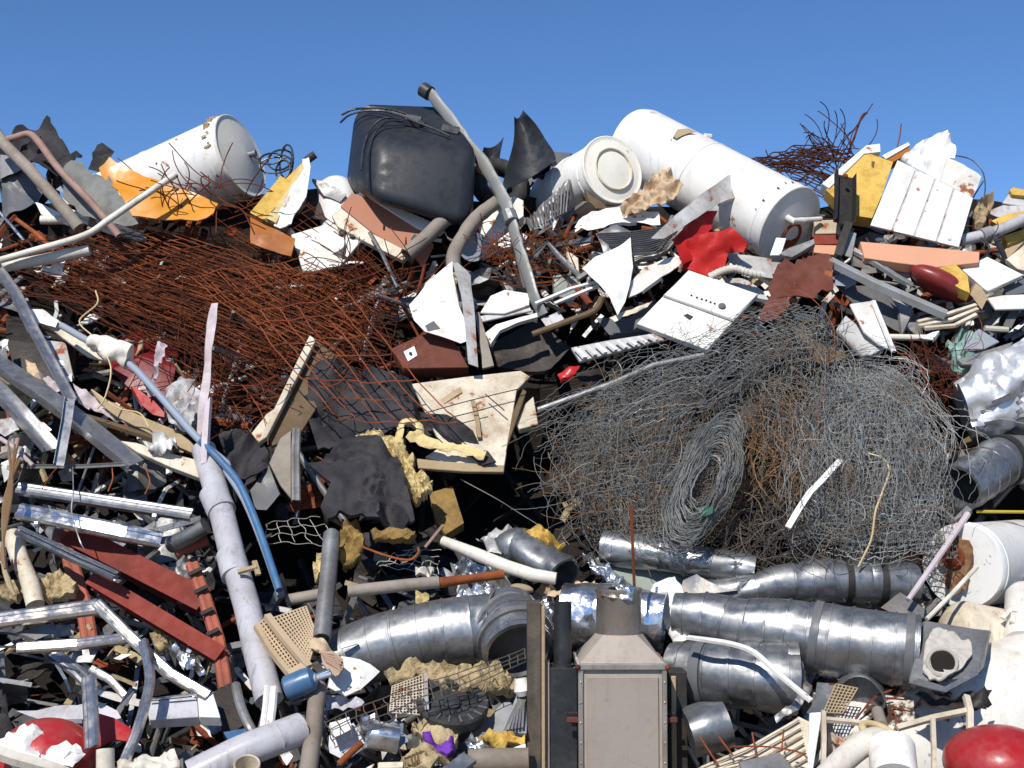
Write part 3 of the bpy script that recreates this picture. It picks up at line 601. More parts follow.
thing('bracket', 'white sheet offcut below the broken cabinet', 'offcut', sheet('B 890,600 960,545 1015,570 1005,595 930,615', -.1, cr=.03, seg=.05), 'whitec')
thing('ribbon', 'twisted white plastic ribbon left of the grey hose', 'ribbon', pipe('B 690,570,-.15 710,555,-.17 725,580,-.17 750,590,-.18 770,595,-.15', 2, n=6, sm=4, flat=.3), 'pvc')
# ================================================================ right of the crest (tiles C, D)
thing('paper_scrap', 'crumpled brown paper lining torn open on the flank of the longest heater', 'paper', sheet('C 438,462 450,440 505,410 555,352 602,318 640,345 668,382 640,432 560,462 480,490 452,482', -.38, cr=.07, freq=9, seg=.03, ridge=True, th=.006, jag=.02), 'card')
t = thing('radiator_fins', 'grey crushed fin sheet below the shorter heater', 'fin sheet', sheet('C 92,502 160,450 232,380 262,368 256,440 225,490 175,540 112,560', -.2, cr=.07, freq=6, seg=.04, ridge=True), 'galvd')
for i in range(13):
    a = i / 12; part(t, 'fin', bar(f'C {100+150*a},{505-125*a},-.26 {120+120*a},{545-60*a},-.23', 1.1, 3), 'galvd')
thing('metal_sheet', 'bent white panel curling under the shorter water heater', 'sheet metal', sheet('C 272,552 300,515 335,488 440,450 520,462 582,478 588,520 560,528 500,512 400,528 320,560', -.3, cr=.08, freq=3, seg=.06), 'white')
thing('sheet_metal', 'long folded white sheet pointing up to the longest water heater', 'sheet metal', sheet('C 555,575 640,498 750,410 832,350 852,348 930,384 915,412 800,450 725,500 650,550 600,580', -.55, tilt=(.5, .0), cr=.04, freq=3, seg=.06, th=.008), 'greyw')
t = thing('radiator_fins', 'silver pleated radiator sheet lying left of the red vinyl', 'fin sheet', sheet('C 350,562 425,532 480,562 570,550 665,530 682,552 590,640 480,662 380,640', -.38, cr=.06, freq=4, seg=.05), 'galvd')
for i in range(12): part(t, 'fin', bar(f'C {355+i*7},{565+i*7},-.43 {470+i*9},{560+i*6.5},-.43 {660-i*6},{535+i*7},-.43', 1.0, 3), 'galv')
t = thing('vinyl_sheet', 'bright red crumpled vinyl sheet below the longest water heater', 'vinyl', sheet('C 640,585 700,520 762,476 795,480 772,545 745,570 720,600 700,660 660,680', -.45, tilt=(.7, .2), cr=.04, freq=5, seg=.04, th=.006), 'redcloth')
part(t, 'fold', sheet('C 690,590 745,568 850,543 905,592 888,625 832,622 818,690 780,716 668,690 680,620', -.55, tilt=(-.35, .45), cr=.07, freq=4.5, seg=.04, th=.006, seed=3), 'redcloth')
thing('sheet_metal', 'white torn star shaped sheet metal in the middle below the fins', 'sheet metal', sheet('C 300,690 328,668 412,722 476,586 486,690 474,755 458,810 430,862 402,805 345,735', -.48, cr=.03, fold=.03, ff=6, fdir=(1, 0, -.3), seg=.03, th=.004), 'whitec')
thing('sheet_metal', 'white gutter piece folded beside the torn star sheet', 'gutter', sheet('C 478,735 520,690 600,648 664,648 655,682 590,720 520,768 470,790', -.45, cr=.05, freq=4, seg=.05, th=.01), 'white')
thing('bracket', 'grey hooked steel angle over the second rusty mesh patch', 'bracket', bar('C 128,645,-.3 172,598,-.32 215,650,-.32 290,722,-.3', 5.5, 3, 'l'), 'galv')
thing('rod', 'grey square bar running below the pleated radiator sheet', 'bar', bar('C 285,730,-.3 360,680,-.35 485,560,-.4', 5.5, 4), 'galvd')
thing('sheet_metal', 'pale green sheet lying by the foot of the grey square bar', 'sheet metal', sheet('C 195,715 280,700 300,760 240,800 200,790', -.1, cr=.03, seg=.06), 'olive')
thing('sheet_metal', 'white triangular offcut above the pale green sheet', 'offcut', sheet('C 245,625 285,650 290,720 262,700', -.15, cr=.03, seg=.05), 'cream')
# dryer panel
t = thing('appliance', 'large white appliance front with a recessed handle, lying above the wire netting', 'appliance', slab('G 500,232 690,36 945,124 757,328', .05, -.45), 'white')
cs = part(t, 'control_strip', slab('G 600,126 692,38 943,124 852,216', .010, -.462), 'whitec')
part(t, 'door_edge', bar('G 598,130,-.47 850,220,-.47', 1.8, 1.5), 'greyw')
part(t, 'handle', join(slab('G 670,203 685,196 708,207 695,220', .006, -.458, bevel=0)), 'dark')
k = P3('G 812,170,-.466')[0]; part(cs, 'dial', lathe(k, k + UPN, [(0, .03), (.012, .028), (.014, 0)], 18), 'greyd')
for i, (a, b) in enumerate(((700, 130), (720, 138), (738, 144), (754, 148), (770, 155), (785, 160))):
    k = P3(f'G {a},{b},-.466')[0]; part(cs, 'button', lathe(k, k + UPN, [(0, .009), (.006, .008), (.007, 0)], 8), 'dark')
thing('sheet_metal', 'long white shelf under the end of the longest water heater', 'shelf', sheet('C 820,632 900,640 1030,665 1080,690 1060,735 960,720 870,690', -.38, cr=.03, seg=.06, th=.012), 'greyw')
thing('metal_plate', 'small white plate propped against the capped end of the longest heater', 'plate', slab('D 118,575 155,578 135,640 95,640', .01, -.48), 'whitec')
thing('hose', 'cream ribbed hose curving between the appliance front and the white shelf', 'hose', ribtube(smooth(P3('C 765,722,-.42 810,700,-.46 860,690,-.48 910,705,-.48 960,715,-.46'), 6), .03, .028, .012, .03, .004, 12, 0), 'pvc')
thing('sheet_metal', 'grey torn sheet just above the corner of the appliance front', 'sheet metal', sheet('C 810,720 880,720 960,768 985,800 900,790 840,770', -.28, cr=.05, seg=.05), 'greyw')
thing('sheet_metal', 'white strip under the rusty brown torn plate', 'sheet metal', sheet('H 45,30 110,62 95,85 40,50', -.3, cr=.02, seg=.05), 'whitec')
thing('sheet_metal', 'flaking rusty brown torn plate above the wire netting', 'plate', sheet('D 90,742 118,690 150,655 190,668 240,640 300,632 328,668 322,730 325,768 285,775 250,800 200,788 180,800 140,870 80,885 50,870 100,800', -.48, cr=.08, freq=4, seg=.045, th=.012, jag=.03), 'rustp')
thing('chute', 'grey half pipe leaning on the capped heater end', 'chute', sheet('D 130,635 165,612 255,582 258,600 175,648', -.5, cr=.02, seg=.05, th=.01), 'galvd')
# upper rusty cage
def nz3(p, f, seed): return Vector((noise.noise(p * f + Vector((seed, 0, 0))), noise.noise(p * f + Vector((0, seed, 3))), noise.noise(p * f + Vector((5, 0, seed)))))
def mat_paths(corners, nu, nv, o=0, warp=.08, seed=0, brk=.15, freq=1.4, jit=.012, K=26, drift=0.0):
    rg = random.Random(seed); TL, TR, BR, BL = P3(corners, o); out = []
    def at(a, b):
        p = TL.lerp(TR, a).lerp(BL.lerp(BR, a), b)
        k = Vector((noise.noise(p * freq + Vector((seed, 0, 0))), noise.noise(p * freq + Vector((0, seed, 5))), noise.noise(p * freq + Vector((9, 0, seed))))) * warp
        return p + k + Vector((noise.noise(p * 5 + Vector((seed, 3, 1))), noise.noise(p * 5 + Vector((4, seed, 1))), noise.noise(p * 5 + Vector((4, 2, seed))))) * warp * .2
    for ax, cnt in ((0, nv), (1, nu)):
        for i in range(cnt):
            b = (i + rg.uniform(-.15, .15)) / max(1, cnt - 1); s0, s1 = 0.0, 1.0
            if rg.random() < brk: s0 = rg.uniform(0, .5)
            if rg.random() < brk: s1 = rg.uniform(.5, 1)
            j0 = Vector((rg.uniform(-1, 1), rg.uniform(-1, 1), rg.uniform(-1, 1))) * jit; ph = rg.uniform(0, 9)
            n = max(4, int(K * (s1 - s0) * (1 if ax == 0 else .6)))
            out.append([(at(s0 + (s1 - s0) * k / n, b) if ax == 0 else at(b, s0 + (s1 - s0) * k / n)) + j0 * math.sin(ph + k * .7) for k in range(n + 1)])
            if drift: sd = rg.uniform(0, 99); out[-1] = [p + nz3(p, 1.5, sd) * drift * 1.6 + nz3(p, 5, sd) * drift * .5 for p in out[-1]]
    return out
def curls(cu, cv, n, L, o, seed, spread=30, up=1.0, amp=.5):
    rg = random.Random(seed); out = []
    for i in range(n):
        p = pt(cu + rg.uniform(-spread, spread), cv + rg.uniform(-spread * .4, spread * .4), o + rg.uniform(-.1, .1)); d = Vector((rg.uniform(-1, 1), rg.uniform(-.6, .2), rg.uniform(.2, 1) * up)).normalized()
        path = [p.copy()]; ax = Vector((rg.uniform(-1, 1), rg.uniform(-1, 1), rg.uniform(-1, 1))); l = L * rg.uniform(.4, 1)
        for k in range(14):
            d = (d + ax.cross(d) * amp * .22).normalized(); ax += Vector((rg.uniform(-1, 1), rg.uniform(-1, 1), rg.uniform(-1, 1))) * .3; p = p + d * l / 14; path.append(p.copy())
        out.append(path)
    return out
thing('wire_mesh', 'rusty rebar cage with loose curling bars on the crest behind the longest heater', 'rebar cage',
      join(wires(mat_paths('D 0,285,.2 200,262,.25 330,350,.15 270,430,.05', 12, 8, 0, .10, 5, .2), .006, 5), wires(mat_paths('D 20,280,.4 330,260,.4 420,300,.3 200,330,.3', 14, 7, 0, .12, 6, .2), .006, 5),
           wires(mat_paths('D 60,300,.3 230,215,.3 400,300,.2 300,400,.1', 12, 10, 0, .16, 9, .3), .006, 5), wires(curls(840, 152, 20, .55, .25, 7, 22, 1.5, .35), .0045, 5), wires(curls(812, 172, 24, .4, .25, 8, 36, .8, .45), .0042, 5)), 'rustdark')
thing('rebar', 'single rusty bar hooked at its top sticking up above the rebar cage', 'rebar', pipe('D 380,270,.2 400,220,.2 420,160,.2 435,128,.2 450,120,.2', 1.2, n=6, sm=3), 'rust')
thing('rebar', 'short upright rusty bar standing beside the second foam board', 'rebar', wires([P3('D 560,245,.2 570,205,.2 575,160,.2')], .006, 5), 'rustb')
# foam boards
t = thing('foam_board', 'thick yellow foam board with a white edge behind the dark post', 'insulation panel', slab('D 300,402 440,262 545,300 505,420 468,505 400,495 345,445', .12, -.25, bevel=0), 'foam')
part(t, 'white_edge', slab('D 285,378 448,238 498,232 500,262 440,268 312,395', .12, -.27), 'white')
part(t, 'cavity', sheet('D 468,296 478,298 474,320 466,312', -.262, th=.01), 'woodd')
t = thing('foam_board', 'smaller foam board with white top between the thick board and the siding', 'insulation panel', slab('D 515,288 600,240 612,262 545,300', .10, -.1, bevel=0), 'orangesh')
part(t, 'white_top', slab('D 505,275 602,226 608,238 520,288', .08, -.12), 'white')
# siding panel made of boards
t = thing('siding', 'large white siding panel of four boards tilted above the salmon beam', 'siding', slab('D 462,530 562,292 700,358 838,432 786,610 620,570', .025, -.5), 'greyw')
TLx, TRx, BRx, BLx = (562, 292), (838, 432), (786, 610), (462, 530)
for i in range(4):
    a, b = i / 4 + (.011 if i else 0), (i + 1) / 4 - (.011 if i < 3 else 0)
    l = lambda P, Q, s: (P[0] + (Q[0] - P[0]) * s, P[1] + (Q[1] - P[1]) * s)
    q = [l(TLx, TRx, a), l(TLx, TRx, b), l(BLx, BRx, b), l(BLx, BRx, a)]
    part(t, 'board', slab('D ' + ' '.join(f'{x},{y}' for x, y in q), .012, -.515, bevel=.006, seg=2), 'whitec')
part(t, 'label_mark', sheet('D 746,572 760,572 758,584 744,583', -.53, th=.002), 'greyw')
thing('sheet_metal', 'crumpled white sheet rising above the siding panel', 'sheet metal', sheet('D 572,288 640,235 728,192 742,188 760,225 758,252 775,262 770,288 735,300 722,368 640,340', -.3, tilt=(0, .2), cr=.10, freq=3.5, seg=.06, ridge=True), 'whitec')
thing('sheet_metal', 'curved white sheet standing at the right corner of the siding panel', 'sheet metal', sheet('D 718,372 742,290 800,312 872,345 850,400 832,432 780,400', -.32, tilt=(0, .2), cr=.08, freq=2.2, seg=.06), 'white')
thing('cable', 'thin dark cable arching over the siding corner', 'cable', wires([smooth(P3('D 770,275,-.1 830,290,-.1 870,330,-.1 882,380,-.12 878,430,-.12'), 5), smooth(P3('D 875,370,-.1 850,410,-.1 838,430,-.15'), 4)], .006, 5), 'black')
t = thing('post', 'dark brown steel post with a bolted top, standing before the yellow foam board', 'post', bar('D 378,332,-.55 378,420,-.52 374,512,-.45', 20, 9, 'c', up=Vector((.2, -.95, .2))), 'dark')
part(t, 'bolt', ball(pt(*uv('D 372,352,-.6')[0]), .02, .02, .02, n=10, m=6), 'rust')
part(t, 'lower_leg', bar('D 385,520,-.5 360,585,-.5 345,640,-.45', 8, 5, 'l'), 'dark')
thing('sheet_metal', 'grey upright plate at the foot of the dark post', 'plate', slab('D 375,545 412,560 395,650 365,640', .012, -.45), 'grey')
thing('board', 'cream board edge lying left of the dark post', 'board', slab('D 255,512 345,510 356,560 262,562', .10, -.2), 'cream')
thing('board', 'dark red board under the cream board edge', 'board', slab('D 255,566 345,562 350,600 258,600', .06, -.18), 'oxide')
thing('board', 'pale salmon board end under the dark red board', 'board', slab('D 258,602 340,604 330,640 255,630', .06, -.2), 'salmon')
thing('beam', 'salmon painted beam under the large white siding panel', 'beam', slab('D 425,590 640,608 862,628 860,668 700,685 560,668 440,650', .10, -.48), 'salmon')
thing('fragment', 'white paper shred on the salmon beam near its right end', 'shred', sheet('D 725,680 770,640 830,650 800,690 760,690', -.34, cr=.05, freq=8, seg=.03), 'whitec')
thing('fragment', 'small white lump in the gap under the siding panel', 'lump', ball(pt(*uv('D 497,585,-.3')[0]), .04, .03, .02), 'whitec')
thing('channel', 'long grey steel channel running down under the dark red cushion', 'channel', bar('D 320,650,-.5 480,730,-.5 640,800,-.48 745,845,-.45', 11, 8, 'cd'), 'grey')
thing('channel', 'grey slotted rail lying above the long grey channel', 'channel', bar('D 395,610,-.42 470,650,-.45 560,710,-.4 620,745,-.35', 9, 5, 'cd'), 'galvd')
thing('sheet_metal', 'grey bent plate beside the dark post foot', 'sheet metal', sheet('D 395,605 470,640 465,690 400,680', -.4, cr=.02, seg=.06), 'galvd')
thing('sheet_metal', 'grey twisted strip lying under the salmon beam', 'sheet metal', sheet('D 480,640 560,630 590,680 620,740 600,770 560,720 500,690', -.33, cr=.07, freq=5, seg=.05, ridge=True), 'galvd')
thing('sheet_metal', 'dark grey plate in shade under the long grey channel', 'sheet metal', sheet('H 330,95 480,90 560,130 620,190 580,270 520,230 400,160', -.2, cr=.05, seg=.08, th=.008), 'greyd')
thing('sheet_metal', 'light grey triangular plate at the tip of the dark grey plate', 'plate', sheet('H 530,120 620,180 578,272 570,180', -.3, cr=.02, seg=.05, th=.008), 'galvd')
thing('bracket', 'small blue grey bracket beside the rusty brown plate', 'bracket', sheet('H 330,60 400,50 410,75 370,95 330,95', -.32, cr=.04, seg=.05), 'bluegrey')
t = thing('cushion', 'dark red vinyl cushion between grey channel and yellow foam', 'cushion', ball(pt(*uv('H 722,88,-.35')[0]), .27, .16, .10, Matrix.Rotation(RAD(28), 3, 'Y')), 'darkred')
thing('foam_piece', 'small bright yellow foam chunk behind the dark red cushion', 'foam', slab('H 695,35 770,12 818,58 826,120 790,105 740,70', .1, -.5, bevel=0), 'foam')
t = thing('appliance_box', 'white square panel tilted at the far right below the grey pipe', 'panel', slab('D 798,692 890,645 1022,712 895,770 886,768', .05, -.42), 'whitec')
thing('grille', 'dark finned grille under the white square panel', 'grille', slab('H 950,110 1030,62 1030,120 960,130', .05, -.3), 'greyd')
thing('sheet_metal', 'wide white plate below the dark finned grille', 'plate', slab('H 890,138 950,128 1030,125 1030,178 920,180', .02, -.35), 'whitec')
thing('sheet_metal', 'taupe torn strip beside the dark red cushion', 'strip', sheet('H 825,130 850,80 890,140 870,180', -.38, cr=.03, seg=.05), 'wood')
t = thing('pipe', 'grey pipe with a collar running out at the right edge below the crest', 'pipe', pipe('D 790,588,-.3 900,562,-.32 980,530,-.34 1060,490,-.35', 5.8, n=18), 'pipeg')
part(t, 'collar', pipe('D 868,572,-.32 905,560,-.32', 7.6, n=18), 'grey')
part(t, 'bracket', bar('D 915,570,-.38 945,630,-.38 955,655,-.35', 5, 3), 'black')
thing('board', 'broken brown edged board against the sky right of the siding', 'board', sheet('D 840,480 850,450 905,412 918,440 890,500 870,545 850,540', -.1, cr=.10, freq=7, seg=.04, ridge=True, th=.04), 'wood')
thing('board', 'weathered white board topped with orange foam at the picture edge', 'board', slab('D 945,450 975,405 1040,420 1040,465', .06, .0), 'greyw')
thing('foam_piece', 'orange foam strip on top of the weathered white board', 'foam', slab('D 972,402 985,392 1040,405 1040,425 980,418', .06, -.05, bevel=0), 'foam')
thing('foam_piece', 'orange foam slab lying above the grey collared pipe', 'foam', slab('D 905,515 960,490 1040,478 1040,505 960,520 930,530', .08, -.15, bevel=0), 'foam')
thing('foam_piece', 'orange foam slab lying below the grey collared pipe', 'foam', slab('D 950,570 1040,540 1040,565 965,600', .08, -.2, bevel=0), 'foam')
thing('sheet_metal', 'bluish grey torn sheet above the foam slab at the right edge', 'sheet metal', sheet('D 885,480 950,455 1040,465 1040,485 930,500', -.05, cr=.03, seg=.06), 'greyw')
thing('board', 'cream board leaning at the right edge below the pipe', 'board', slab('D 960,655 1040,590 1040,700 1000,690', .05, -.25), 'cream')
thing('board', 'tan board wedged under the pipe collar', 'board', slab('D 930,640 1000,580 1040,575 960,660', .04, -.15), 'wood')
thing('wire_tangle', 'little tangle of dark wire hanging from the grey collared pipe', 'wire', wires(curls(985, 238, 16, .25, -.28, 9, 12, -.2, 1.2), .004, 4), 'wired')

# ================================================================ tile H
t = thing('drawer', 'open white metal drawer standing tilted above the wire netting', 'drawer', slab('H 338,252 372,202 440,258 515,322 470,345 432,350', .06, -.38), 'greyw')  # grey paint stands in for the shade on this white left panel
part(t, 'side', slab('H 388,160 472,148 548,332 498,312 440,262', .02, -.46, tilt=(.3, 0)), 'white')
part(t, 'rim', bar('H 472,150,-.5 548,335,-.48', 4, 3), 'whitec')
thing('plank', 'dark weathered plank stuck in the wire netting', 'plank', slab('H 182,246 210,248 272,300 390,350 290,386 265,372', .03, -.58), 'woodd')
thing('tube', 'white plastic tube lying right of the tilted drawer', 'tube', pipe('H 528,282,-.3 700,285,-.3', 3.2, n=10), 'pvc')
for s, k in (('H 635,228 740,200 850,165', 'uppermost'), ('H 640,242 760,218 855,180', 'middle'), ('H 660,250 770,240 850,200', 'lowest')): thing('lath', k + ' of three thin cream laths slanting below the grey channel', 'lath', bar(s, 4, 3, 'rect', -.35), 'cream')
thing('sheet_metal', 'white bent strip below the cream laths', 'strip', sheet('H 640,285 690,262 715,258 690,290', -.36, cr=.02, seg=.05, th=.01), 'whitec')
thing('plastic_sheet', 'crumpled teal plastic sheet above the shiny foil duct', 'plastic sheet', sheet('H 738,300 790,255 860,300 900,370 900,400 830,445 800,430 760,380', -.2, cr=.12, freq=6, seg=.045, ridge=True), 'teal')
thing('tray', 'grey wedge shaped tray above the shiny foil duct', 'tray', bevel_geo(sheet('H 782,362 985,298 958,350 892,382 800,382', -.36, th=.05), .005, 1), 'galvd')
thing('metal_sheet', 'blue grey panel behind the wedge shaped tray', 'panel', slab('H 795,300 860,250 935,298 880,325 810,332', .02, -.25), 'bluegrey')
thing('post', 'grey plank standing in the dark gap near the right edge', 'plank', bar('H 960,250,-.2 1000,170,-.2', 8, 5), 'greyd')
thing('rod', 'white rod lying in the dark gap near the right edge', 'rod', pipe('H 880,250,-.22 965,255,-.2', 3, n=8), 'pvc')
q = smooth(P3('H 800,545,-.3 870,525,-.35 960,480,-.4 1090,430,-.4'), 8); m_ = px(980, 390)
t = thing('foil_duct', 'big shiny crumpled foil duct bulging in from the right edge', 'duct', tube(resample(q, .025)[0], [34 * m_, 38 * m_, 40 * m_, 40 * m_] and [30 * m_ + 12 * m_ * min(1, i / 14) for i in range(len(resample(q, .025)[0]))], 56, dent=.06, df=6.5, seed=4, flat=.95, crease=.09), 'silver')
part(t, 'torn_end', sheet('H 795,480 830,440 850,500 850,560 805,545', -.42, cr=.08, freq=7, seg=.035, ridge=True), 'foil')
thing('beam', 'short timber in the dark gap below the foil duct', 'timber', slab('H 800,655 880,612 890,640 810,670', .08, -.15), 'woodd')
thing('beam', 'wide timber lying under the foil duct at the right edge', 'timber', slab('H 930,662 990,632 1030,640 1030,680 960,690', .08, -.15), 'woodd')
thing('rod', 'upper of two white rods at the right edge above the elbow duct', 'rod', pipe('H 965,690,-.3 1035,655,-.3', 2.2), 'pvc'); thing('rod', 'lower of two white rods at the right edge above the elbow duct', 'rod', pipe('H 975,702,-.3 1035,670,-.3', 2.2), 'pvc')
# bent galvanised duct at the right, open end to the left
q = smooth(P3('L 1130,140,-.1 1060,120,-.15 960,110,-.22 880,150,-.32 790,218,-.42'), 10); m_ = px(980, 480)
t = thing('duct', 'galvanised elbow duct at the right edge with a dark open mouth', 'duct', ribtube(q, 25 * m_, 23 * m_, .02, .14, .006, 40, .015, 3, he=.35), 'galv')
part(t, 'flange', sheet('L 690,268 712,262 770,330 835,290 815,275 770,318', -.46, cr=.02, seg=.05, th=.008), 'galvd')
part(t, 'strap', tube(q[8:11], 26.5 * m_, 40), 'dark')
part(t, 'strap', tube(q[20:23], 26 * m_, 40), 'dark')
thing('rod', 'yellow painted rod under the galvanised elbow duct', 'rod', bar('L 850,298,-.3 1040,300,-.3', 2.4, 2), 'yellow')
# white heaters at right
t = thing('water_heater', 'white heater lying end on with a big rust stain on its face', 'water heater', lathe(pt(962, 566, -.28), pt(1062, 556, .85), [(0, .275), (.02, .285), (.06, .285), (.065, .29), (.085, .29), (.09, .283), (.9, .283), (1.3, .26)], 56, .01), 'tankw')
ax = (pt(962, 566, -.28) - pt(1062, 556, .85)).normalized(); pc = pt(962, 566, -.28)
stain = mk('rust_stained_enamel', (.66, .61, .50), .55, dirt=.4, dcol=(.24, .14, .06), rust=.55, rscale=3.5, rcol=(.11, .035, .012))
ec = part(t, 'end_cap', lathe(pc, pc + ax, [(-.02, .275), (-.02, .255), (-.05, .22), (-.045, .1), (-.04, 0)], 48, .012), stain)
rgs = random.Random(5)
for nm, cx_, cy_, R0, mt in (('rust_stain', -.10, .25, .13, 'ruststain'), ('rust_streak', -.05, -.30, .09, 'ruststain')):
    part(ec, nm, sheet_pts([face_pt(pc, ax, .28, cx_ + math.cos(k * .35) * R0 / .28 * rgs.uniform(.7, 1.15), cy_ + math.sin(k * .35) * R0 / .28 * rgs.uniform(.7, 1.25), .054 if nm == 'rust_stain' else .050) for k in range(18)], th=.01, cr=.006, freq=12, seg=.05), mt)
part(ec, 'rusty_port', join(torus(face_pt(pc, ax, .28, -.1, .2, .06), ax, .06, .018, 20, 6), ball(face_pt(pc, ax, .28, -.1, .2, .05), .06, .05, .06)), 'rust')
thing('stick', 'long pale stick leaning across the rust stained heater', 'stick', pipe('L 818,308,-.5 700,480,-.6 600,622,-.6', [3.4, 3.0, 2.6], n=8), 'lilac')
thing('stick', 'shorter white stick poking out of the rust stained heater', 'stick', pipe('L 852,500,-.6 760,600,-.62 668,692,-.6', 2.4, n=8), 'pvc')
thing('water_heater', 'cream heater half hidden under the rust stained heater', 'water heater', lathe(pt(960, 632, -.22), pt(1060, 650, .1), [(-.12, .0), (-.1, .10), (-.04, .17), (0, .19), (.8, .19)], 40, .01), 'cream')
t = thing('water_heater', 'white heater standing at the right edge with a latch on its side', 'water heater', lathe(pt(1024, 588, -.30), pt(1022, 690, -.35), [(-.02, .0), (0, .04), (.03, .09), (.08, .115), (.5, .115)], 40), 'white')
part(t, 'latch', join(bar('L 945,690,-.45 975,660,-.45 1000,665,-.45', 4, 3), bar('L 985,670,-.45 980,705,-.45', 5, 3)), 'pvc')

# ================================================================ tiles E, F: left of the middle
for i, (c4, nu, nv, o, wp, lb) in enumerate((
    ('A -40,660 380,520 1100,600 1040,1040', 26, 15, .12, .08, 'sheet of rusty mesh lying deepest, under the long cream conduit'),
    ('A -20,720 500,560 1300,620 1200,1100', 24, 14, .0, .08, 'sheet of rusty mesh spreading from the amber panel to the red box'),
    ('A 60,640 560,530 1420,800 1180,1140', 28, 14, -.08, .07, 'orange rusty mesh sheet passing below the orange brown flap'),
    ('E 60,-10 480,-110 1480,170 1350,440', 26, 13, -.14, .07, 'topmost dark rusty mesh sheet reaching to the black rags'),
    ('E 100,80 500,0 1300,300 1100,560', 24, 12, -.02, .07, 'orange rusty mesh sheet above the lagged conduit pole'),
    ('E 250,100 700,0 1460,240 1180,580', 22, 12, .08, .08, 'rusty mesh sheet behind the tall pale pink strip'),
    ('F -300,-150 150,-260 520,40 480,330', 20, 13, -.05, .08, 'rusty mesh sheet draped below the white control panel with knobs'),
    ('F -220,60 200,-20 480,160 300,420', 18, 12, -.20, .07, 'orange rusty mesh sheet ending at the brown box with a white plate'),
    ('E 560,240 820,160 1080,420 860,620', 12, 11, .02, .08, 'smallest rusty mesh sheet, between the pale strip and the upright board'))):
    g = wires(mat_paths(c4, nu, nv, o, wp, 20 + i, .22, jit=.008, drift=.016), .0040, 3)
    thing('wire_mesh', lb, 'wire mesh', g, ('rust', 'rustdark', 'rustb', 'rustdark', 'rust', 'rustdark', 'rust', 'rustb', 'rustdark')[i], group='rusty mesh sheets piled on the left')
thing('wire_tangle', 'loose rusty reinforcing wires lying over the mesh sheets in long sweeps', 'wire', wires([
    [q + nz3(q, 2.0, 5 + k * .37) * .10 for q in smooth(P3(f'X {u},{v},{o:.2f} {u+l*.35:.0f},{v+l*(.10+s):.0f},{o-.05:.2f} {u+l*.7:.0f},{v+l*(.24+s*2):.0f},{o-.04:.2f} {u+l:.0f},{v+l*(.36+s*3):.0f},{o:.2f}'), 7)]
    for k in range(60) for rg in [random.Random(k * 7 + 1)] for u, l, s, o in [(rg.uniform(-20, 300), rg.uniform(60, 210), rg.uniform(-.12, .10), -.22 + rg.uniform(-.05, .3))] for v in [rg.uniform(235, 300) + u * .16]]
    + [[q + nz3(q, 3.0, 9 + k * .31) * .08 for q in smooth(P3(f'X {u},{v},-.15 {u+dx*.5:.0f},{v+40},-.2 {u+dx:.0f},{v+90},-.12'), 6)] for k in range(26) for rg in [random.Random(k * 5 + 3)] for u, v, dx in [(rg.uniform(150, 380), rg.uniform(240, 340), rg.uniform(-50, 40))]], .0042, 3), 'rust')
g = wires(mat_paths('C -20,560 330,540 380,720 -10,760', 12, 14, -.12, .10, 40, .4, drift=.06), .0045, 3)
thing('wire_mesh', 'patch of rusty wires under the foot of the grey downpipe', 'wire mesh', join(g, wires(curls(520, 255, 60, .4, -.15, 41, 45, .4, .5), .004, 3)), 'rustb')
g = wires(mat_paths('F -20,190 330,120 760,590 300,560', 7, 7, -.6, .05, 42, .12, drift=.012), .0055, 4)
thing('wire_mesh', 'wide meshed rusty reinforcing grid lying over the black rags', 'wire mesh', g, 'rust')
thing('wire_tangle', 'rusty wire ends curling up in front of the amber panel', 'wire', wires(curls(205, 205, 34, .6, -.2, 43, 45, .5, .5) + [smooth(P3(s), 4) for s in ('A 680,355,-.3 740,390,-.32 830,450,-.32 960,520,-.3', 'A 690,420,-.3 700,380,-.3 650,470,-.3', 'A 790,560,-.3 800,460,-.35 880,470,-.35 920,540,-.3')], .0055, 4), 'rust')
thing('wire_tangle', 'loose rusty strands drooping around the tall pale strip', 'wire', wires(curls(250, 385, 70, .7, -.1, 44, 70, -.2, .35), .004, 3), 'rust')
thing('wire_tangle', 'rusty strands standing up right of the white control panel', 'wire', wires(curls(370, 280, 50, .6, -.1, 45, 40, .3, .4), .0045, 3), 'rust')

# frames at the left edge
thing('steel_strip', 'cranked grey steel strip hanging down at the left edge', 'strip', join(bar('E -20,10,-.5 18,60,-.52 60,120,-.55 125,255,-.58', 11, 4, 'c'), bar('E 125,250,-.6 190,370,-.6 262,505,-.6', 10.5, 4, 'c'), bar('E 255,500,-.62 245,580,-.6 215,745,-.52', 10.5, 4, 'c')), 'bluesteel')
thing('channel', 'long blue tinted steel channel running down from the left edge', 'channel', bar('E -60,330,-.4 150,470,-.44 300,580,-.42 500,742,-.35', 19, 9, 'cf'), 'bluesteel')
thing('channel', 'crushed grey steel channel below the long blue tinted one', 'channel', bar('E -40,430,-.45 40,510,-.48 100,575,-.46 190,675,-.40', 17, 8, 'c', sm=3), 'bluesteel')
thing('pole', 'blue grey conduit pole running down to the beige vent', 'pole', pipe('E 225,240,-.45 330,300,-.5 470,378,-.52 560,470,-.52 640,560,-.5 740,670,-.5 830,745,-.5 I 830,150,-.5 895,255,-.48 960,410,-.45 1028,605,-.42', 3.8, n=12, sm=3), 'bluegrey')
thing('pole', 'blue plastic tube lapped along the lower conduit pole', 'pole', pipe('E 735,660,-.54 835,765,-.55 I 885,215,-.55 950,370,-.52 1022,585,-.5', 3.6, n=12, sm=4), 'blue')
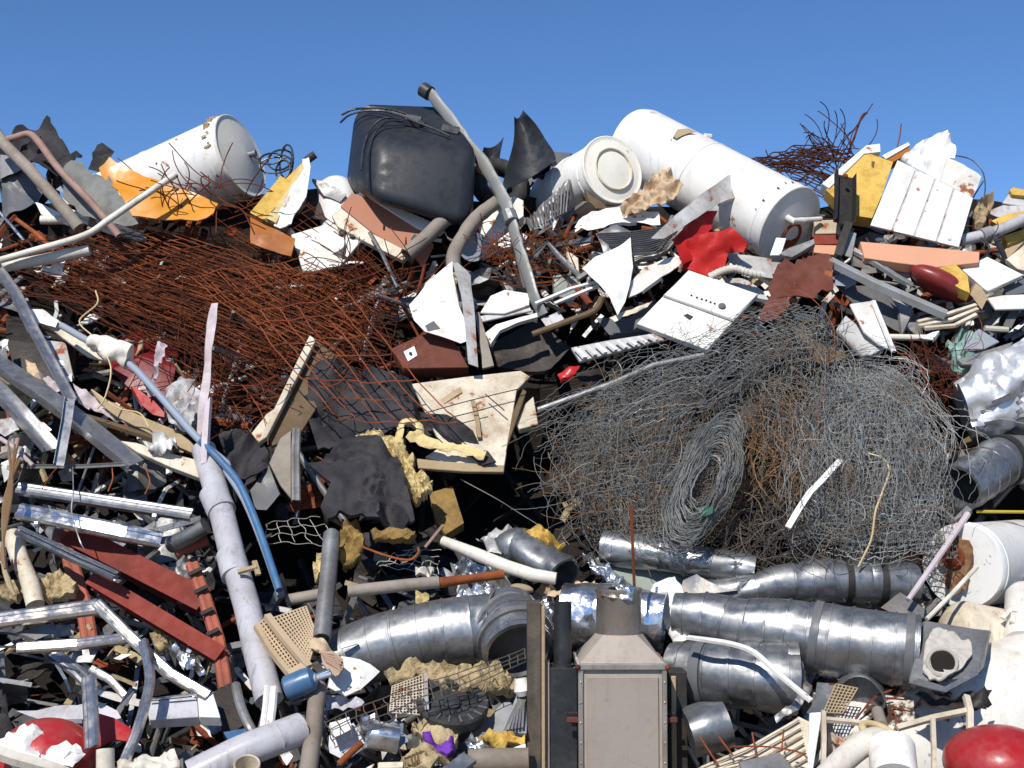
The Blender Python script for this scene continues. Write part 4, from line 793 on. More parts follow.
thing('insulation', 'white crumpled lagging wrapped round the conduit pole', 'lagging', tube(smooth(P3('E 335,305,-.53 380,312,-.55 420,335,-.56 475,355,-.54'), 8), [.05, .05] + [.05 + .03 * min(1, k / 12) for k in range(23)], 26, dent=.05, df=11, seed=5, crease=.03), 'pvc')
thing('string', 'thin straw coloured string hanging left of the conduit pole', 'string', wires([smooth(P3('E 350,112,-.5 355,160,-.52 290,225,-.52 350,290,-.58 405,390,-.6 385,500,-.55 355,545,-.5'), 6)], .006, 5), 'straw')
thing('string', 'short straw coloured string lying on the boards under the conduit pole', 'string', wires([smooth(P3('E 335,475,-.5 430,540,-.5 510,560,-.5 545,610,-.5'), 5)], .006, 5), 'straw')
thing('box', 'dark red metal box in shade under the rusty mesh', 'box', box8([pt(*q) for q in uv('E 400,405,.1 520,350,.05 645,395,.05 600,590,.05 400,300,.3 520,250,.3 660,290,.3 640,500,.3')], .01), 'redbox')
thing('metal_sheet', 'brighter red wedge painted as the sunlit part of the red box', 'panel', sheet('E 480,460 500,468 600,545 600,572 560,565 520,530', -.3, cr=.02, seg=.05, th=.01), 'redsh')  # lit part of the red box, painted as a brighter separate sheet
thing('paper_scrap', 'shred of grey white film hanging over the red box', 'film', sheet('E 575,302 612,310 600,350 570,420 560,480 540,500 535,470 560,400', -.38, cr=.07, freq=8, seg=.03, ridge=True), 'lilac')
thing('bucket', 'white torn plastic bucket behind the tall pale strip', 'bucket', lathe(pt(181, 385, -.3), pt(188, 425, -.15), [(0, .10), (.01, .115), (.35, .10), (.36, 0)], 28, .03, df=9), 'greyw')
thing('film', 'grey plastic film bunched beside the torn white bucket', 'film', sheet('E 600,520 640,430 690,440 740,490 700,620 620,600', -.4, cr=.08, freq=7, seg=.035, ridge=True), 'greyw')
thing('strip', 'tall pale pink plastic strip standing in front of the rusty mesh', 'strip', join(sheet('E 772,155 795,152 792,210 775,330 768,470 750,580 715,700 722,560 748,380 755,230', -.62, tilt=(0, .4), cr=.03, freq=5, seg=.05, th=.008), sheet('E 750,520 768,500 755,740 735,745 738,640', -.6, tilt=(0, .4), cr=.02, seg=.05, th=.008)), 'lilac')
thing('board', 'cream board with a ragged upper edge below the conduit pole', 'board', slab('E 335,480 430,530 540,580 640,620 735,690 740,720 600,660 400,560', .04, -.3), 'wood')  # darker wood tone carries the shade on this cream board
thing('board', 'long tan board lying under the tall pale strip', 'board', slab('E 440,660 500,668 600,700 740,735 740,800 620,755 500,700', .05, -.35), 'cream')
thing('board', 'dark brown lath running from the blue tinted channel to the boards', 'lath', bar('E 270,560,-.3 400,600,-.32 640,680,-.3', 6, 4), 'woodd')
thing('paper_scrap', 'white torn bag lying on the boards beside the pale strip', 'bag', sheet('E 520,665 560,640 640,640 650,690 600,700 540,690', -.45, cr=.12, freq=9, seg=.03, ridge=True), 'whitec')
thing('board', 'cream plank end above the long lagged pole', 'plank', slab('E 115,192 200,212 345,300 420,345 400,372 320,350 230,285', .03, -.2), 'cream')
thing('sheet_metal', 'crumpled white sheet under the cream plank end', 'sheet metal', sheet('E 110,185 160,190 215,220 200,240 140,225', -.28, cr=.05, freq=7, seg=.04), 'whitec')
thing('board', 'wide shaded board behind the cranked steel strip', 'board', slab('E 150,290 240,300 270,430 210,450 190,350', .03, -.1), 'greyw')
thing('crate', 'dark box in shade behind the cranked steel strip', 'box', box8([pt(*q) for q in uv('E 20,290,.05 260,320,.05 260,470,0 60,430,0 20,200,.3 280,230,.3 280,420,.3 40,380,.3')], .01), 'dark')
for s, mt, lb in (('E 0,285 25,278 28,320 5,335', 'whitec', 'white plastic lump at the left edge above the blue tinted channel'),
                  ('E 95,370 130,380 150,430 120,440 100,410', 'card', 'crumpled tan paper behind the cranked steel strip'),
                  ('E 205,370 235,375 240,390 210,388', 'whitec', 'small white chip right of the cranked steel strip'),
                  ('E 225,410 265,420 262,440 230,435', 'whitec', 'second white chip lower beside the cranked strip'),
                  ('E 130,400 200,440 280,490 250,500 180,470', 'lilac', 'lilac plastic film under the cranked steel strip'),
                  ('E 0,570 60,580 70,620 20,650 0,640', 'greyw', 'white broken tile at the left edge under the crushed channel'),
                  ('E 270,460 400,520 520,590 480,610 380,570 290,530', 'lilac', 'grey violet plastic film beside the string'),
                  ('E 380,520 430,530 440,560 390,555', 'card', 'tan rag lying on the violet plastic film'),
                  ('E 0,0 130,0 170,-5 150,20 60,28 0,40', 'greyw', 'white torn board under the white plastic pipe'),
                  ('E 120,30 200,20 240,8 215,70 190,60 150,40', 'whitec', 'torn white paper caught in the rusty mesh'),
                  ('E 550,630 640,660 680,700 620,690', 'foam', 'yellow foam shred beside the tall pale strip')):
    thing('scrap_piece', lb, 'scrap', sheet(s, -.25 if 'crushed' not in lb else -.4, cr=.06, freq=7, seg=.04, ridge=True), mt)

# tile F ----------------------------------------------------------------------
t = thing('door_leaf', 'upright board with a white edge leaning among the black rags', 'board', slab('F 240,290 330,360 300,450 180,640 80,680 60,640', .03, -.2), 'woodd')
part(t, 'white_edge', slab('F 218,274 242,290 62,645 28,668', .05, -.3), 'cream')
thing('metal_sheet', 'white slotted panel left of the upright board', 'panel', sheet('F 0,640 60,560 90,540 60,640 30,672 0,650', -.18, cr=.02, seg=.05, th=.01), 'cream')
thing('cloth', 'large heap of black fabric sheeting behind the yellow foam', 'sheeting', sheet('F 190,520 250,400 350,390 500,430 580,430 620,540 690,590 720,640 640,650 540,640 420,700 250,700', -.12, cr=.10, freq=2, fold=.085, ff=8.5, fdir=(1, 0, .5), seg=.045, th=.02, seed=2), 'cloth')
thing('cloth', 'black sheeting spilling over the cream board', 'sheeting', sheet('F 620,560 720,580 800,620 860,690 900,750 850,755 780,700 700,640', -.34, cr=.04, fold=.05, ff=11, fdir=(.5, 0, 1), seg=.035, th=.015, seed=3), 'cloth')
thing('cloth', 'black rag left of the grey steel profile', 'rag', sheet('E 800,650 880,630 960,670 1000,740 940,800 850,780', -.2, cr=.06, fold=.06, ff=10, seg=.035, th=.015, seed=4), 'cloth')
thing('cloth', 'big black folded blanket hanging over tan insulation', 'blanket', sheet('J 215,165 290,100 340,45 400,30 460,28 540,105 575,230 605,365 560,392 480,372 430,362 330,322 292,372 262,300 300,220', -.55, cr=.16, freq=1.8, fold=.075, ff=9, fdir=(.8, 0, .6), seg=.035, th=.03, seed=6), 'cloth')
thing('foam_piece', 'yellow foam strip hanging torn over the black blanket', 'foam', sheet('F 380,640 480,620 540,660 600,760 620,800 600,850 560,830 540,780 500,690', -.44, cr=.05, freq=14, seg=.025, ridge=True, th=.02, jag=.04), 'foamp')
thing('foam_piece', 'pale yellow foam strip curled in a hoop on the cream board', 'foam', tube(smooth(P3('F 545,720,-.42 545,650,-.48 560,595,-.5 600,590,-.5 620,625,-.5 600,650,-.48 700,680,-.45 780,690,-.44 860,715,-.42'), 6), .040, 10, flat=.28, dent=.03, df=24, crease=.03), 'foamp')
thing('foam_piece', 'crumbling yellow foam lump under the torn foam strip', 'foam', sheet('J 530,60 560,30 600,140 665,190 650,230 615,260 590,240 560,150', -.5, cr=.07, freq=18, seg=.022, ridge=True, th=.05, jag=.05), 'foamp')
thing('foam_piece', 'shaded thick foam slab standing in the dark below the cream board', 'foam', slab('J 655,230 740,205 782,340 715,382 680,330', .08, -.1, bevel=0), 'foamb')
t = thing('board', 'wide cream board lying flat in the centre of the heap', 'board', slab('F 592,452 800,425 990,404 1024,425 975,475 930,752 760,752 640,720 700,680', .035, -.3), 'cream')
part(t, 'lower_edge', slab('F 610,725 700,735 850,745 930,752 928,775 780,772 615,760', .03, -.33), 'wood')
part(t, 'end_block', slab('G 88,530 122,498 140,600 70,618 58,600', .06, -.28), 'cream')
part(t, 'edge_piece', slab('F 998,470 1012,480 952,650 935,700 960,560', .03, -.34), 'woodd')
part(t, 'tape_strip', sheet('F 698,510 770,465 775,485 710,525', -.315, cr=.01, seg=.05), 'wood')
part(t, 'slit', bar('F 815,515,-.345 832,590,-.345 838,650,-.345', 4, 2), 'wood')
for s, lb in (('F 640,560,-.42 800,515,-.44 1010,465,-.42', 'thin black wire lying right across the wide cream board'), ('F 860,490,-.42 895,520,-.42 930,550,-.42', 'short black wire crossing the long one on the cream board'), ('F 720,580,-.4 790,562,-.4 860,545,-.4', 'short black wire below the long one on the cream board')): thing('wire', lb, 'wire', wires([smooth(P3(s), 5)], .005, 4), 'dark')
t = thing('box', 'brown metal box with a white square plate on its face', 'box', slab('F 518,322 600,285 690,252 742,290 800,392 560,396', .12, -.3), 'rustp')
pl_ = part(t, 'plate', slab('F 562,335 600,315 612,348 578,370', .006, -.31, bevel=0), 'whitec')
k = P3('F 587,342,-.325')[0]; part(pl_, 'screw', lathe(k, k + UPN, [(0, .013), (.01, .010), (.012, 0)], 10), 'black')
t = thing('appliance_cover', 'white folded appliance cover standing left of the downpipe foot', 'cover', sheet('F 582,165 650,90 740,5 742,60 765,170 800,250 804,290 770,302 640,270 600,225', -.42, cr=.05, freq=2.4, seg=.06, th=.006), 'white')
part(t, 'side_flap', sheet('F 742,8 760,8 806,58 822,220 834,392 800,378 790,250 772,120', -.5, tilt=(.6, 0), cr=.03, seg=.05, th=.006), 'greyw')
part(t, 'vent_hole', slab('F 640,240 672,222 695,250 650,262', .004, -.455, bevel=0), 'greyd')
thing('sheet_metal', 'narrow grey weathered board leaning below the white cover', 'board', sheet('F 822,195 838,190 868,300 892,385 850,395 838,290', -.3, cr=.03, seg=.05, th=.02), 'dustpipe')
thing('metal_sheet', 'white flat panel on the right of the narrow grey board', 'panel', slab('F 842,192 880,130 932,108 1022,122 1022,165 930,195', .02, -.25), 'whitec')
thing('metal_sheet', 'grey strip lying under the white flat panel', 'panel', slab('F 838,205 930,185 1022,165 1030,185 850,225', .02, -.22), 'greyw')
thing('channel', 'big white trough with a rounded rim in front of a dark hollow', 'trough', sheet('F 860,272 900,240 1022,200 G 135,190 138,205 60,232 0,262 F 880,310', -.3, cr=.02, seg=.06, th=.04), 'whitec')
thing('sheet_metal', 'black sheet added for the shade in the hollow under the white trough', 'sheet metal', sheet('F 870,300 1020,240 G 130,220 260,320 180,400 0,400 F 900,390', .15, cr=.05, seg=.1), 'dark')  # dark sheet added where the hollow below the trough has only shade
thing('profile', 'upright grey steel profile in front of the black rags', 'profile', bar('F 172,615,-.35 168,700,-.36 J 170,255,-.36', 8.5, 5, 'cd'), 'galvd')
thing('board', 'dark shaded plank beside the upright grey profile', 'plank', slab('J 70,120 110,30 150,0 150,250 110,200', .03, -.25), 'dustpipe')
thing('board', 'grey bent panel below the black rag left of the profile', 'panel', sheet('J 0,220 70,140 110,240 60,290 20,290', -.15, cr=.04, seg=.06), 'greyd')
# tile G
t = thing('rack', 'white slotted rack under the large appliance front', 'rack', slab('G 260,320 400,292 560,268 602,290 440,332 292,370', .03, -.4), 'greyw')
for i in range(8):
    a = i / 8 + .03; part(t, 'slat', bar(f'G {268+300*a},{322-50*a},-.44 {302+300*a},{360-72*a},-.44', 5.5, 2.5), 'whitec')
thing('rod', 'wooden stick pointing up towards the torn star sheet', 'stick', pipe('G 118,272,-.3 260,220,-.35 345,185,-.38 372,140,-.38', [3, 3.5, 4, 3.5], n=8, sm=3), 'woodd')
thing('sheet_metal', 'dark sheet below the torn star sheet', 'sheet metal', sheet('G 350,215 470,215 560,145 545,250 400,280', -.15, cr=.05, seg=.07), 'greyd')
thing('sheet_metal', 'white ragged strip above the slotted rack', 'strip', sheet('G 400,210 470,185 560,140 540,165 480,200 420,225', -.38, cr=.04, freq=8, seg=.04), 'cream')
thing('sheet_metal', 'pale plate right of the downpipe foot', 'plate', sheet('G 150,215 215,188 235,215 170,245', -.2, cr=.02, seg=.05), 'greyw')
for s, k in (('G 130,160 260,105 355,80', 'upper'), ('G 200,160 320,110 360,95', 'lower')): thing('lath', k + ' of two white laths slanting under the grey square bar', 'lath', bar(s, 3.5, 2.5, 'rect', -.32), 'whitec')
thing('rod', 'rusty flat bar crossing under the torn star sheet', 'bar', bar('G 270,90,-.3 330,160,-.3', 6, 3), 'rust')
thing('pipe', 'long grey conduit lying on top of the wire netting', 'conduit', pipe('G 138,548,-.5 400,455,-.56 560,385,-.58 745,348,-.56', 2.8, n=10), 'galvd')
thing('cloth', 'scrap of red cloth caught at the edge of the wire netting', 'rag', sheet('G 210,415 245,398 292,395 270,425 220,435', -.5, cr=.05, freq=9, seg=.03), 'red')
# ================================================================ wire netting bale in the middle right (tiles G, H, K, L)
def fray(path, amp, rg, wl=.035):
    q, L = resample(path, wl); out = []
    a = Vector((rg.uniform(-1, 1), rg.uniform(-.5, .5), rg.uniform(-1, 1))).normalized() * amp
    for i, p in enumerate(q): out.append(p + a * (1 if i % 2 else -1) * rg.uniform(.5, 1.2))
    return out
def coil(cu, cv, ru, rv, rot, n, o0, o1, seed, k0=.12, k1=1.1, amp=.010, wob=.10, d0=0.0):
    rg = random.Random(seed); out = []; m = px(cu, cv); ca, sa = math.cos(RAD(rot)), math.sin(RAD(rot))
    for i in range(n):
        k = k0 + (k1 - k0) * (i / n) ** .7; a0 = rg.uniform(0, 6.28); span = rg.uniform(2.5, 6.6); path = []; oo = o0 + (o1 - o0) * k + rg.uniform(-.06, .06); e = rg.uniform(.9, 1.1)
        for j in range(44):
            a = a0 + span * j / 43; x, y = math.cos(a) * ru * k * e, math.sin(a) * rv * k / e
            p = pt(cu + x * ca - y * sa, cv + x * sa + y * ca, oo); path.append(p + nz3(p, 3.0, seed + i * .13) * wob * k + nz3(p, 11, seed) * .02)
        out.append(fray(path, amp, rg))
    return out
def fan(top, bot, n, o, bulge, seed, amp=.007, wob=.15, jt=18, jb=28):
    """strands running from the polyline top to the polyline bot, bulging out of the heap"""
    rg = random.Random(seed); out = []
    def on(q, s):
        s *= len(q) - 1; i = min(int(s), len(q) - 2); f = s - i; return [q[i][k] + (q[i + 1][k] - q[i][k]) * f for k in range(2)]
    T_, B_ = uv(top), uv(bot)
    for i in range(n):
        a = rg.random(); t = on(T_, a); b = on(B_, min(1, max(0, a + rg.gauss(0, .07)))); oo = o + rg.uniform(-.12, .22); s0 = max(0, rg.uniform(-.5, .45)); s1 = min(1, rg.uniform(.6, 1.4)); path = []
        t = [t[0] + rg.gauss(0, jt), t[1] + rg.gauss(0, jt * .5)]; b = [b[0] + rg.gauss(0, jb), b[1] + rg.gauss(0, jb * .5)]; cv_ = rg.gauss(0, 26)
        for j in range(22):
            s = s0 + (s1 - s0) * j / 21; k = 4 * s * (1 - s)
            p = pt(t[0] + (b[0] - t[0]) * s + cv_ * k, t[1] + (b[1] - t[1]) * s, oo - bulge * k); path.append(p + nz3(p, 2.6, seed + i * .11) * wob + nz3(p, 9, seed + i) * .02)
        out.append(fray(path, amp, rg))
    return out
def strays(cu, cv, ru, rv, n, L, o, seed, curv=.35):
    rg = random.Random(seed); out = []
    for i in range(n):
        a = rg.uniform(0, 6.28); k = math.sqrt(rg.random()); p = pt(cu + math.cos(a) * ru * k, cv + math.sin(a) * rv * k, o + rg.uniform(-.1, .25) - .15 * (1 - k)); d = Vector((rg.gauss(0, 1), rg.gauss(0, .35), rg.gauss(0, .8))).normalized()
        ax = Vector((rg.gauss(0, .6), rg.gauss(0, 1), rg.gauss(0, .6))); path = [p.copy()]; l = L * rg.uniform(.4, 1)
        for j in range(12): d = (d + ax.cross(d) * curv * .3).normalized(); p = p + d * l / 12 + nz3(p, 12, i) * .006; path.append(p.copy())
        out.append(path)
    return out
NW = .0019
def hexnet(fn, Lu, Lv, cell=.045, r=NW, drop=.06, seed=0):
    """hexagonal netting on the surface fn(a, b)"""
    rg = random.Random(seed); nu, nv = int(Lu / (cell * .5)), int(Lv / (cell * .75)); gl = []
    P = [[fn(min(1, max(0, (i + rg.uniform(-.15, .15)) / nu)), min(1, max(0, (j + (.16 if (i + j) % 2 else -.16)) / nv))) for i in range(nu + 1)] for j in range(nv + 1)]
    for j in range(nv + 1):
        i = 0
        while i < nu:
            k = min(nu, i + rg.randint(12, 60)); gl.append(tube(P[j][i:k + 1], r, 3)); i = k + (1 if rg.random() < .4 else 0)
        if j < nv: gl += [tube([P[j][i], P[j + 1][i]], r, 3) for i in range(nu + 1) if (i + j) % 2 == 0 and rg.random() > drop]
    return join(*gl)
def rolled(c, el, es, axis, turns, k0, k1, seed, wob=.05, pinch=0.0, a0=0.0):
    def f(a, b):
        th = a0 + a * turns * 2 * math.pi; k = (k0 + (k1 - k0) * a) * (1 - pinch * max(0, 1 - b * 2.2) ** 1.5)
        p = c + (el * math.cos(th) + es * math.sin(th)) * k + axis * b
        return p + nz3(p, 2.2, seed + a * 2.5) * wob * 1.6 + nz3(p, 7, seed + a * 5) * wob * .5
    return f
def draped(corners, o, seed, wob=.12, fold=.05, nf=7.0):
    TL, TR, BR, BL = P3(corners, o)
    def f(a, b):
        p = TL.lerp(TR, a).lerp(BL.lerp(BR, a), b)
        return p + nz3(p, 1.7, seed) * wob * 1.7 + nz3(p, 6, seed) * wob * .35 + Vector((.2, -1, .3)) * math.sin((a * .7 + b * .6) * nf * 2 + seed) * fold * (.5 + noise.noise(p * 2)) - Vector((0, .30, 0)) * (4 * a * (1 - a) * 4 * b * (1 - b))
    return f
GN = 'bundled chicken wire in the middle right'
e1 = (pt(736, 416, -.55) - pt(676, 546, -.55)) * .5; e2 = (pt(734, 494, -.55) - pt(676, 471, -.55)) * .5
thing('wire_netting', 'oval coiled roll of grey chicken wire seen end on, with a tiny green tag', 'wire netting',
      join(hexnet(rolled(pt(706, 481, -.72), e1, e2, Vector((-.42, .55, -.10)), 4.6, .22, 1.0, 3, .03), 7.0, .6, .058, seed=1),
           wires(coil(706, 480, 27, 68, 24, 90, -.82, -.70, 51, .35, 1.08, .003, .05), .0023)), 'wire', GN)
thing('tag', 'tiny dark green plastic scrap inside the coiled chicken wire roll', 'tag', sheet('X 699,508 706,504 713,508 712,515 703,516', -.80, cr=.03, freq=12, seg=.02), mk('green_plastic', (.01, .10, .06), .4))
e1 = (pt(940, 455, -.35) - pt(800, 455, -.35)) * .5; e2 = Vector((.05, -.42, -.1))
thing('wire_netting', 'dome shaped bundle of dense grey chicken wire hanging on the right', 'wire netting',
      join(hexnet(rolled(pt(868, 368, -.32), e1, e2, pt(876, 542, -.30) - pt(866, 368, -.32), 2.6, .62, 1.02, 11, .06, .55), 6.4, 1.5, .058, seed=2),
           hexnet(draped('X 815,385 900,365 945,535 805,535', -.58, 14, .10, .06), 1.1, 1.5, .058, seed=3),
           wires(fan('X 815,385 860,362 905,380 935,410', 'X 800,545 850,555 900,545 955,470', 130, -.46, .42, 53, .004) + coil(868, 450, 80, 92, 10, 60, -.80, -.45, 55, .3, 1.05, .005, .14) + strays(864, 450, 72, 82, 130, .4, -.76, 68, .8), .0021)), 'wire', GN)
thing('wire_netting', 'loose left flank of grey chicken wire fanning over the dark hollow', 'wire netting',
      join(hexnet(draped('X 560,415 690,375 690,540 572,532', -.30, 21, .13, .09), 1.2, 1.3, .058, seed=4),
           hexnet(draped('X 600,385 760,345 680,500 585,480', -.40, 23, .13, .09), 1.3, .9, .058, seed=6),
           wires(fan('X 565,420 610,380 680,360 770,320', 'X 572,535 610,545 640,540 690,520', 60, -.32, .28, 56, .005) + fan('X 562,405 566,450 570,515', 'X 800,330 760,390 700,440', 50, -.38, .22, 57, .005) + strays(632, 455, 68, 85, 200, .45, -.38, 58, .6), .0021)), 'wire', GN)
thing('wire_netting', 'upper sweep of grey chicken wire drawn out below the appliance front', 'wire netting',
      join(hexnet(draped('X 560,400 770,310 840,345 640,450', -.42, 31, .10, .08), 1.8, .7, .058, seed=7), hexnet(draped('X 760,305 845,330 840,450 740,440', -.45, 32, .12, .09), .8, 1.0, .058, seed=8), 
           wires(fan('X 775,305 800,330 830,350', 'X 540,420 560,450 600,470', 40, -.46, .2, 59, .005) + fan('X 770,300 830,320 840,360', 'X 740,430 790,440 820,420', 50, -.46, .2, 60, .005) + strays(740, 370, 95, 45, 160, .4, -.50, 61, .6), .0021)), 'wire', GN)
thing('wire_tangle', 'brown stalks of rusty wire mixed into the chicken wire', 'wire',
      wires(strays(660, 465, 105, 75, 380, .4, -.42, 62) + strays(790, 400, 40, 100, 150, .35, -.5, 69) + fan('X 758,380 775,400', 'X 765,480 800,520', 60, -.4, .15, 63, .004) + strays(860, 460, 75, 80, 60, .35, -.72, 64), .0028), 'wireb')
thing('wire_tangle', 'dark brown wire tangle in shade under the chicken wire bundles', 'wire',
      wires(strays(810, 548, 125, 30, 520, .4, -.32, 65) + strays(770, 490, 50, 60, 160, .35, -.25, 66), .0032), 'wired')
thing('wire_tangle', 'dark rusty wires in the gap above the dome shaped netting', 'wire', wires(strays(930, 375, 40, 30, 150, .4, -.15, 67), .0035), 'rust')
thing('wire', 'rusty wire looping from the brown torn plate down into the netting', 'wire', wires([smooth(P3(s), 6) for s in ('H 110,115,-.6 200,112,-.62 270,160,-.64 325,240,-.66 330,310,-.68 305,400,-.74 280,520,-.74 268,640,-.72', 'H 560,340,-.6 610,350,-.62 650,400,-.64 680,460,-.62', 'H 850,190,-.5 870,240,-.5 860,300,-.5 810,330,-.5')]), 'rustb')
thing('wire', 'long straw coloured wire hanging down the dome shaped netting', 'wire', wires([smooth(P3('L 455,85,-.86 510,105,-.88 530,150,-.88 505,230,-.86 480,300,-.84 465,400,-.7 418,500,-.55'), 6)], .006, 5), 'straw')
thing('strip', 'bent white plastic strip hanging in front of the dome shaped netting', 'strip', bar('L 352,112,-.78 325,140,-.85 285,185,-.88 240,230,-.88 200,290,-.88 160,358,-.86', 6, 2.5), 'whitec')
thing('rod', 'thin upright rusty rod rising from the stove chimney', 'rod', bar('K 480,275,@7.75 485,420,@7.75 492,590,@7.75', 2.2, 2.2), 'rustb')
thing('string', 'thin white strand trailing from the coil into the dark hollow', 'wire', wires([smooth(P3('J 770,180,-.2 900,250,-.25 980,300,-.3 1060,350,-.35'), 5)], .003, 3), 'wire')

# ================================================================ tiles I, M: steel frames on the left
thing('channel', 'upper galvanised channel lying over the glaring bright one', 'channel', bar('I 62,205,-.42 700,302,-.43', 13, 7, 'cd', up=UPC), 'galv')
thing('channel', 'glaring bright steel channel below the upper galvanised channel', 'channel', bar('I 62,290,-.30 200,318,-.40 330,345,-.43 460,372,-.41 590,398,-.33', 17, 7, 'cd', up=Vector((-.15, -.89, .44))), 'bright')
t = thing('channel', 'ribbed aluminium rail crossing the red beams', 'rail', bar('I 62,362,-.48 422,530,-.53', 11, 6, 'cd', up=UPC), 'galv')
part(t, 'rib', bar('I 66,356,-.51 424,522,-.56', 2, 2), 'bright'); part(t, 'rib', bar('I 58,368,-.51 417,538,-.56', 2, 2), 'bright')
thing('bolt', 'bolt with a washer standing on the end of the glaring channel', 'bolt', join(pipe('I 565,305,-.45 566,355,-.42', 1.6, n=8), pipe('I 560,318,-.45 575,318,-.45', 4.5, n=10)), 'galv')
thing('bolt', 'bolt with a washer below the left end of the ribbed rail', 'bolt', join(pipe('I 136,335,-.5 137,375,-.48', 1.4, n=8), pipe('I 130,345,-.5 142,345,-.5', 4, n=10)), 'galv')
thing('cable', 'thin pale wire hanging vertically across both bright channels', 'wire', wires([smooth(P3('I 266,135,-.5 268,230,-.55 262,300,-.55 290,400,-.55 310,440,-.5'), 5)], .005, 4), 'galv')
thing('beam', 'wide red oxide steel beam running under the bright channels', 'beam', bar('I 250,372,-.15 745,622,-.2', 24, 20, 'i', t=.006, up=Vector((-.3, -.75, .6))), 'oxide')
thing('beam', 'long narrow red oxide beam parallel to the wide one', 'beam', bar('I 330,535,-.3 M 805,350,-.3', 17, 17, 'i', t=.006, up=Vector((-.3, -.75, .6))), 'oxide')
t = thing('beam', 'slotted brick red rail standing beside the grey pipe', 'rail', bar('I 705,480,-.25 750,600,-.25 800,760,-.25 M 828,470,-.25', 13, 8, 'cd'), 'oxider')
for i, k in enumerate((520, 585, 665, 740)): part(t, 'slot', bar(f'I {690+i*22},{k+10},-.285 {735+i*22},{k-12},-.285', 5, 2), 'dark')
thing('beam', 'shorter brick red rail standing behind the chrome frame', 'rail', bar('I 225,365,-.1 275,520,-.12 310,640,-.12 330,760,-.1', 15, 8, 'cd'), 'oxider')
t = thing('pipe', 'big grey plastic drainpipe running down beside the blue conduit', 'drainpipe', pipe('I 745,70,-.38 800,255,-.42 850,460,-.42 905,650,-.42 M 945,360,-.42 985,520,-.36', 13.5, n=28), 'pipeg')
part(t, 'joint', pipe('I 780,230,-.41 812,300,-.42', 14.6, n=28), 'pipeg')
part(t, 'joint', pipe('I 842,455,-.42 862,535,-.42', 14.3, n=28), 'pipeg')
part(t, 'clip', join(bar('I 870,520,-.58 940,500,-.6', 5, 3), bar('I 930,480,-.6 945,530,-.58', 5, 3)), 'wood')
thing('pipe', 'rusty red pipe elbow joining the grey drainpipe', 'elbow', pipe('I 625,420,-.1 680,395,-.2 752,350,-.3', 8.5, n=20, hs=.05), 'galv')
thing('pipe', 'brick red pipe end in shade under the pipe elbow', 'pipe', pipe('I 640,450,-.05 760,400,-.1', 6, n=16), 'oxider')
thing('pipe', 'cream pipe standing at the left edge below the bright channels', 'pipe', pipe('I 45,385,-.3 75,480,-.34 110,560,-.34 130,640,-.3', 9, n=20), 'cream')
thing('insulation', 'tan fibre insulation beside the standing cream pipe', 'insulation', sheet('I 150,545 215,510 280,560 270,600 190,620 150,595', -.25, cr=.06, freq=13, seg=.028, ridge=True, th=.06), 'wool')
thing('insulation', 'tan fibre lump at the left edge below the rusty strands', 'insulation', sheet('I 0,570 50,550 70,590 60,620 0,610', -.2, cr=.06, freq=13, seg=.028, ridge=True, th=.05), 'wool')
thing('wire_tangle', 'rusty brown strands hanging at the left edge across the channels', 'wire', wires([smooth(P3(f'I {55+k*3-random.Random(k).uniform(0,30)},{45+k*8},-.6 {45-k*3},{200+k*4},-.62 {25-k*2},{340},-.62 {2+k*2},{460+k*6},-.58'), 6) for k in range(9)], .008, 5), 'wireb')
thing('stick', 'thin pink brown stick at the left edge under the channels', 'stick', pipe('E 65,655,-.5 50,720,-.5 I 45,140,-.5', 2.4, n=8), 'pinkpipe')
thing('stick', 'pale root shaped stick at the left edge', 'stick', pipe('I 8,440,-.5 20,520,-.5 35,570,-.48 55,605,-.45', [3.5, 3, 3, 1.5], n=8), 'wood')
thing('rod', 'thin grey angle lying across under the long blue tinted channel', 'angle', bar('I 100,138,-.35 300,138,-.36 480,128,-.36', 3.5, 3, 'l'), 'galvd')
thing('rod', 'bright thin rod crossing the crushed channel end', 'rod', pipe('I 0,30,-.4 60,70,-.4 120,130,-.38', 2.2, n=8), 'lilac')
for s, lb in (('I 410,140,-.4 412,180,-.42 395,225,-.42', 'rusty wire hanging to the middle of the upper galvanised channel'), ('I 530,135,-.4 548,190,-.42 530,235,-.42', 'bowed rusty wire hanging near the right end of the upper channel'), ('I 215,135,-.4 190,160,-.42 155,215,-.42', 'slanting rusty wire near the left end of the upper channel')): thing('wire', lb, 'wire', wires([smooth(P3(s), 4)], .005, 4), 'rustb')
# chrome frame
t = thing('frame', 'bent polished steel table frame on the left above the red dome', 'frame', bar('M -60,228,-.56 150,200,-.64 355,172,-.58', 16, 7, 'cd', up=UPG), 'chrome')
part(t, 'diagonal_bar', bar('M 350,160,-.63 480,290,-.6 620,420,-.55 760,500,-.48', 12, 7, 'cd', up=UPC), 'chrome')
part(t, 'second_bar', bar('M 60,325,-.58 280,310,-.6 505,282,-.52', 11, 7, 'cd', up=UPG), 'chrome')
part(t, 'leg', bar('M 318,430,-.7 325,560,-.7 330,690,-.68', 15, 6, 'cd', up=Vector((-.2, -.9, .5))), 'chrome')
part(t, 'leg', bar('M 515,300,-.66 540,430,-.68 520,540,-.68 490,640,-.66 450,735,-.62', 10, 6, 'cd', up=Vector((-.3, -1, .2)), sm=4), 'chrome')
part(t, 'back_brace', bar('M 205,345,-.4 290,410,-.42 350,470,-.4', 14, 6, 'cd'), 'bluesteel')
part(t, 'short_brace', bar('M 330,400,-.58 400,440,-.58 455,500,-.55', 8, 5, 'cd', up=UPC), 'chrome')
thing('sheet_metal', 'grey triangular plate between the two chrome frame bars', 'plate', sheet('M 60,275 190,235 205,270 130,300', -.45, cr=.02, seg=.06), 'galvd')
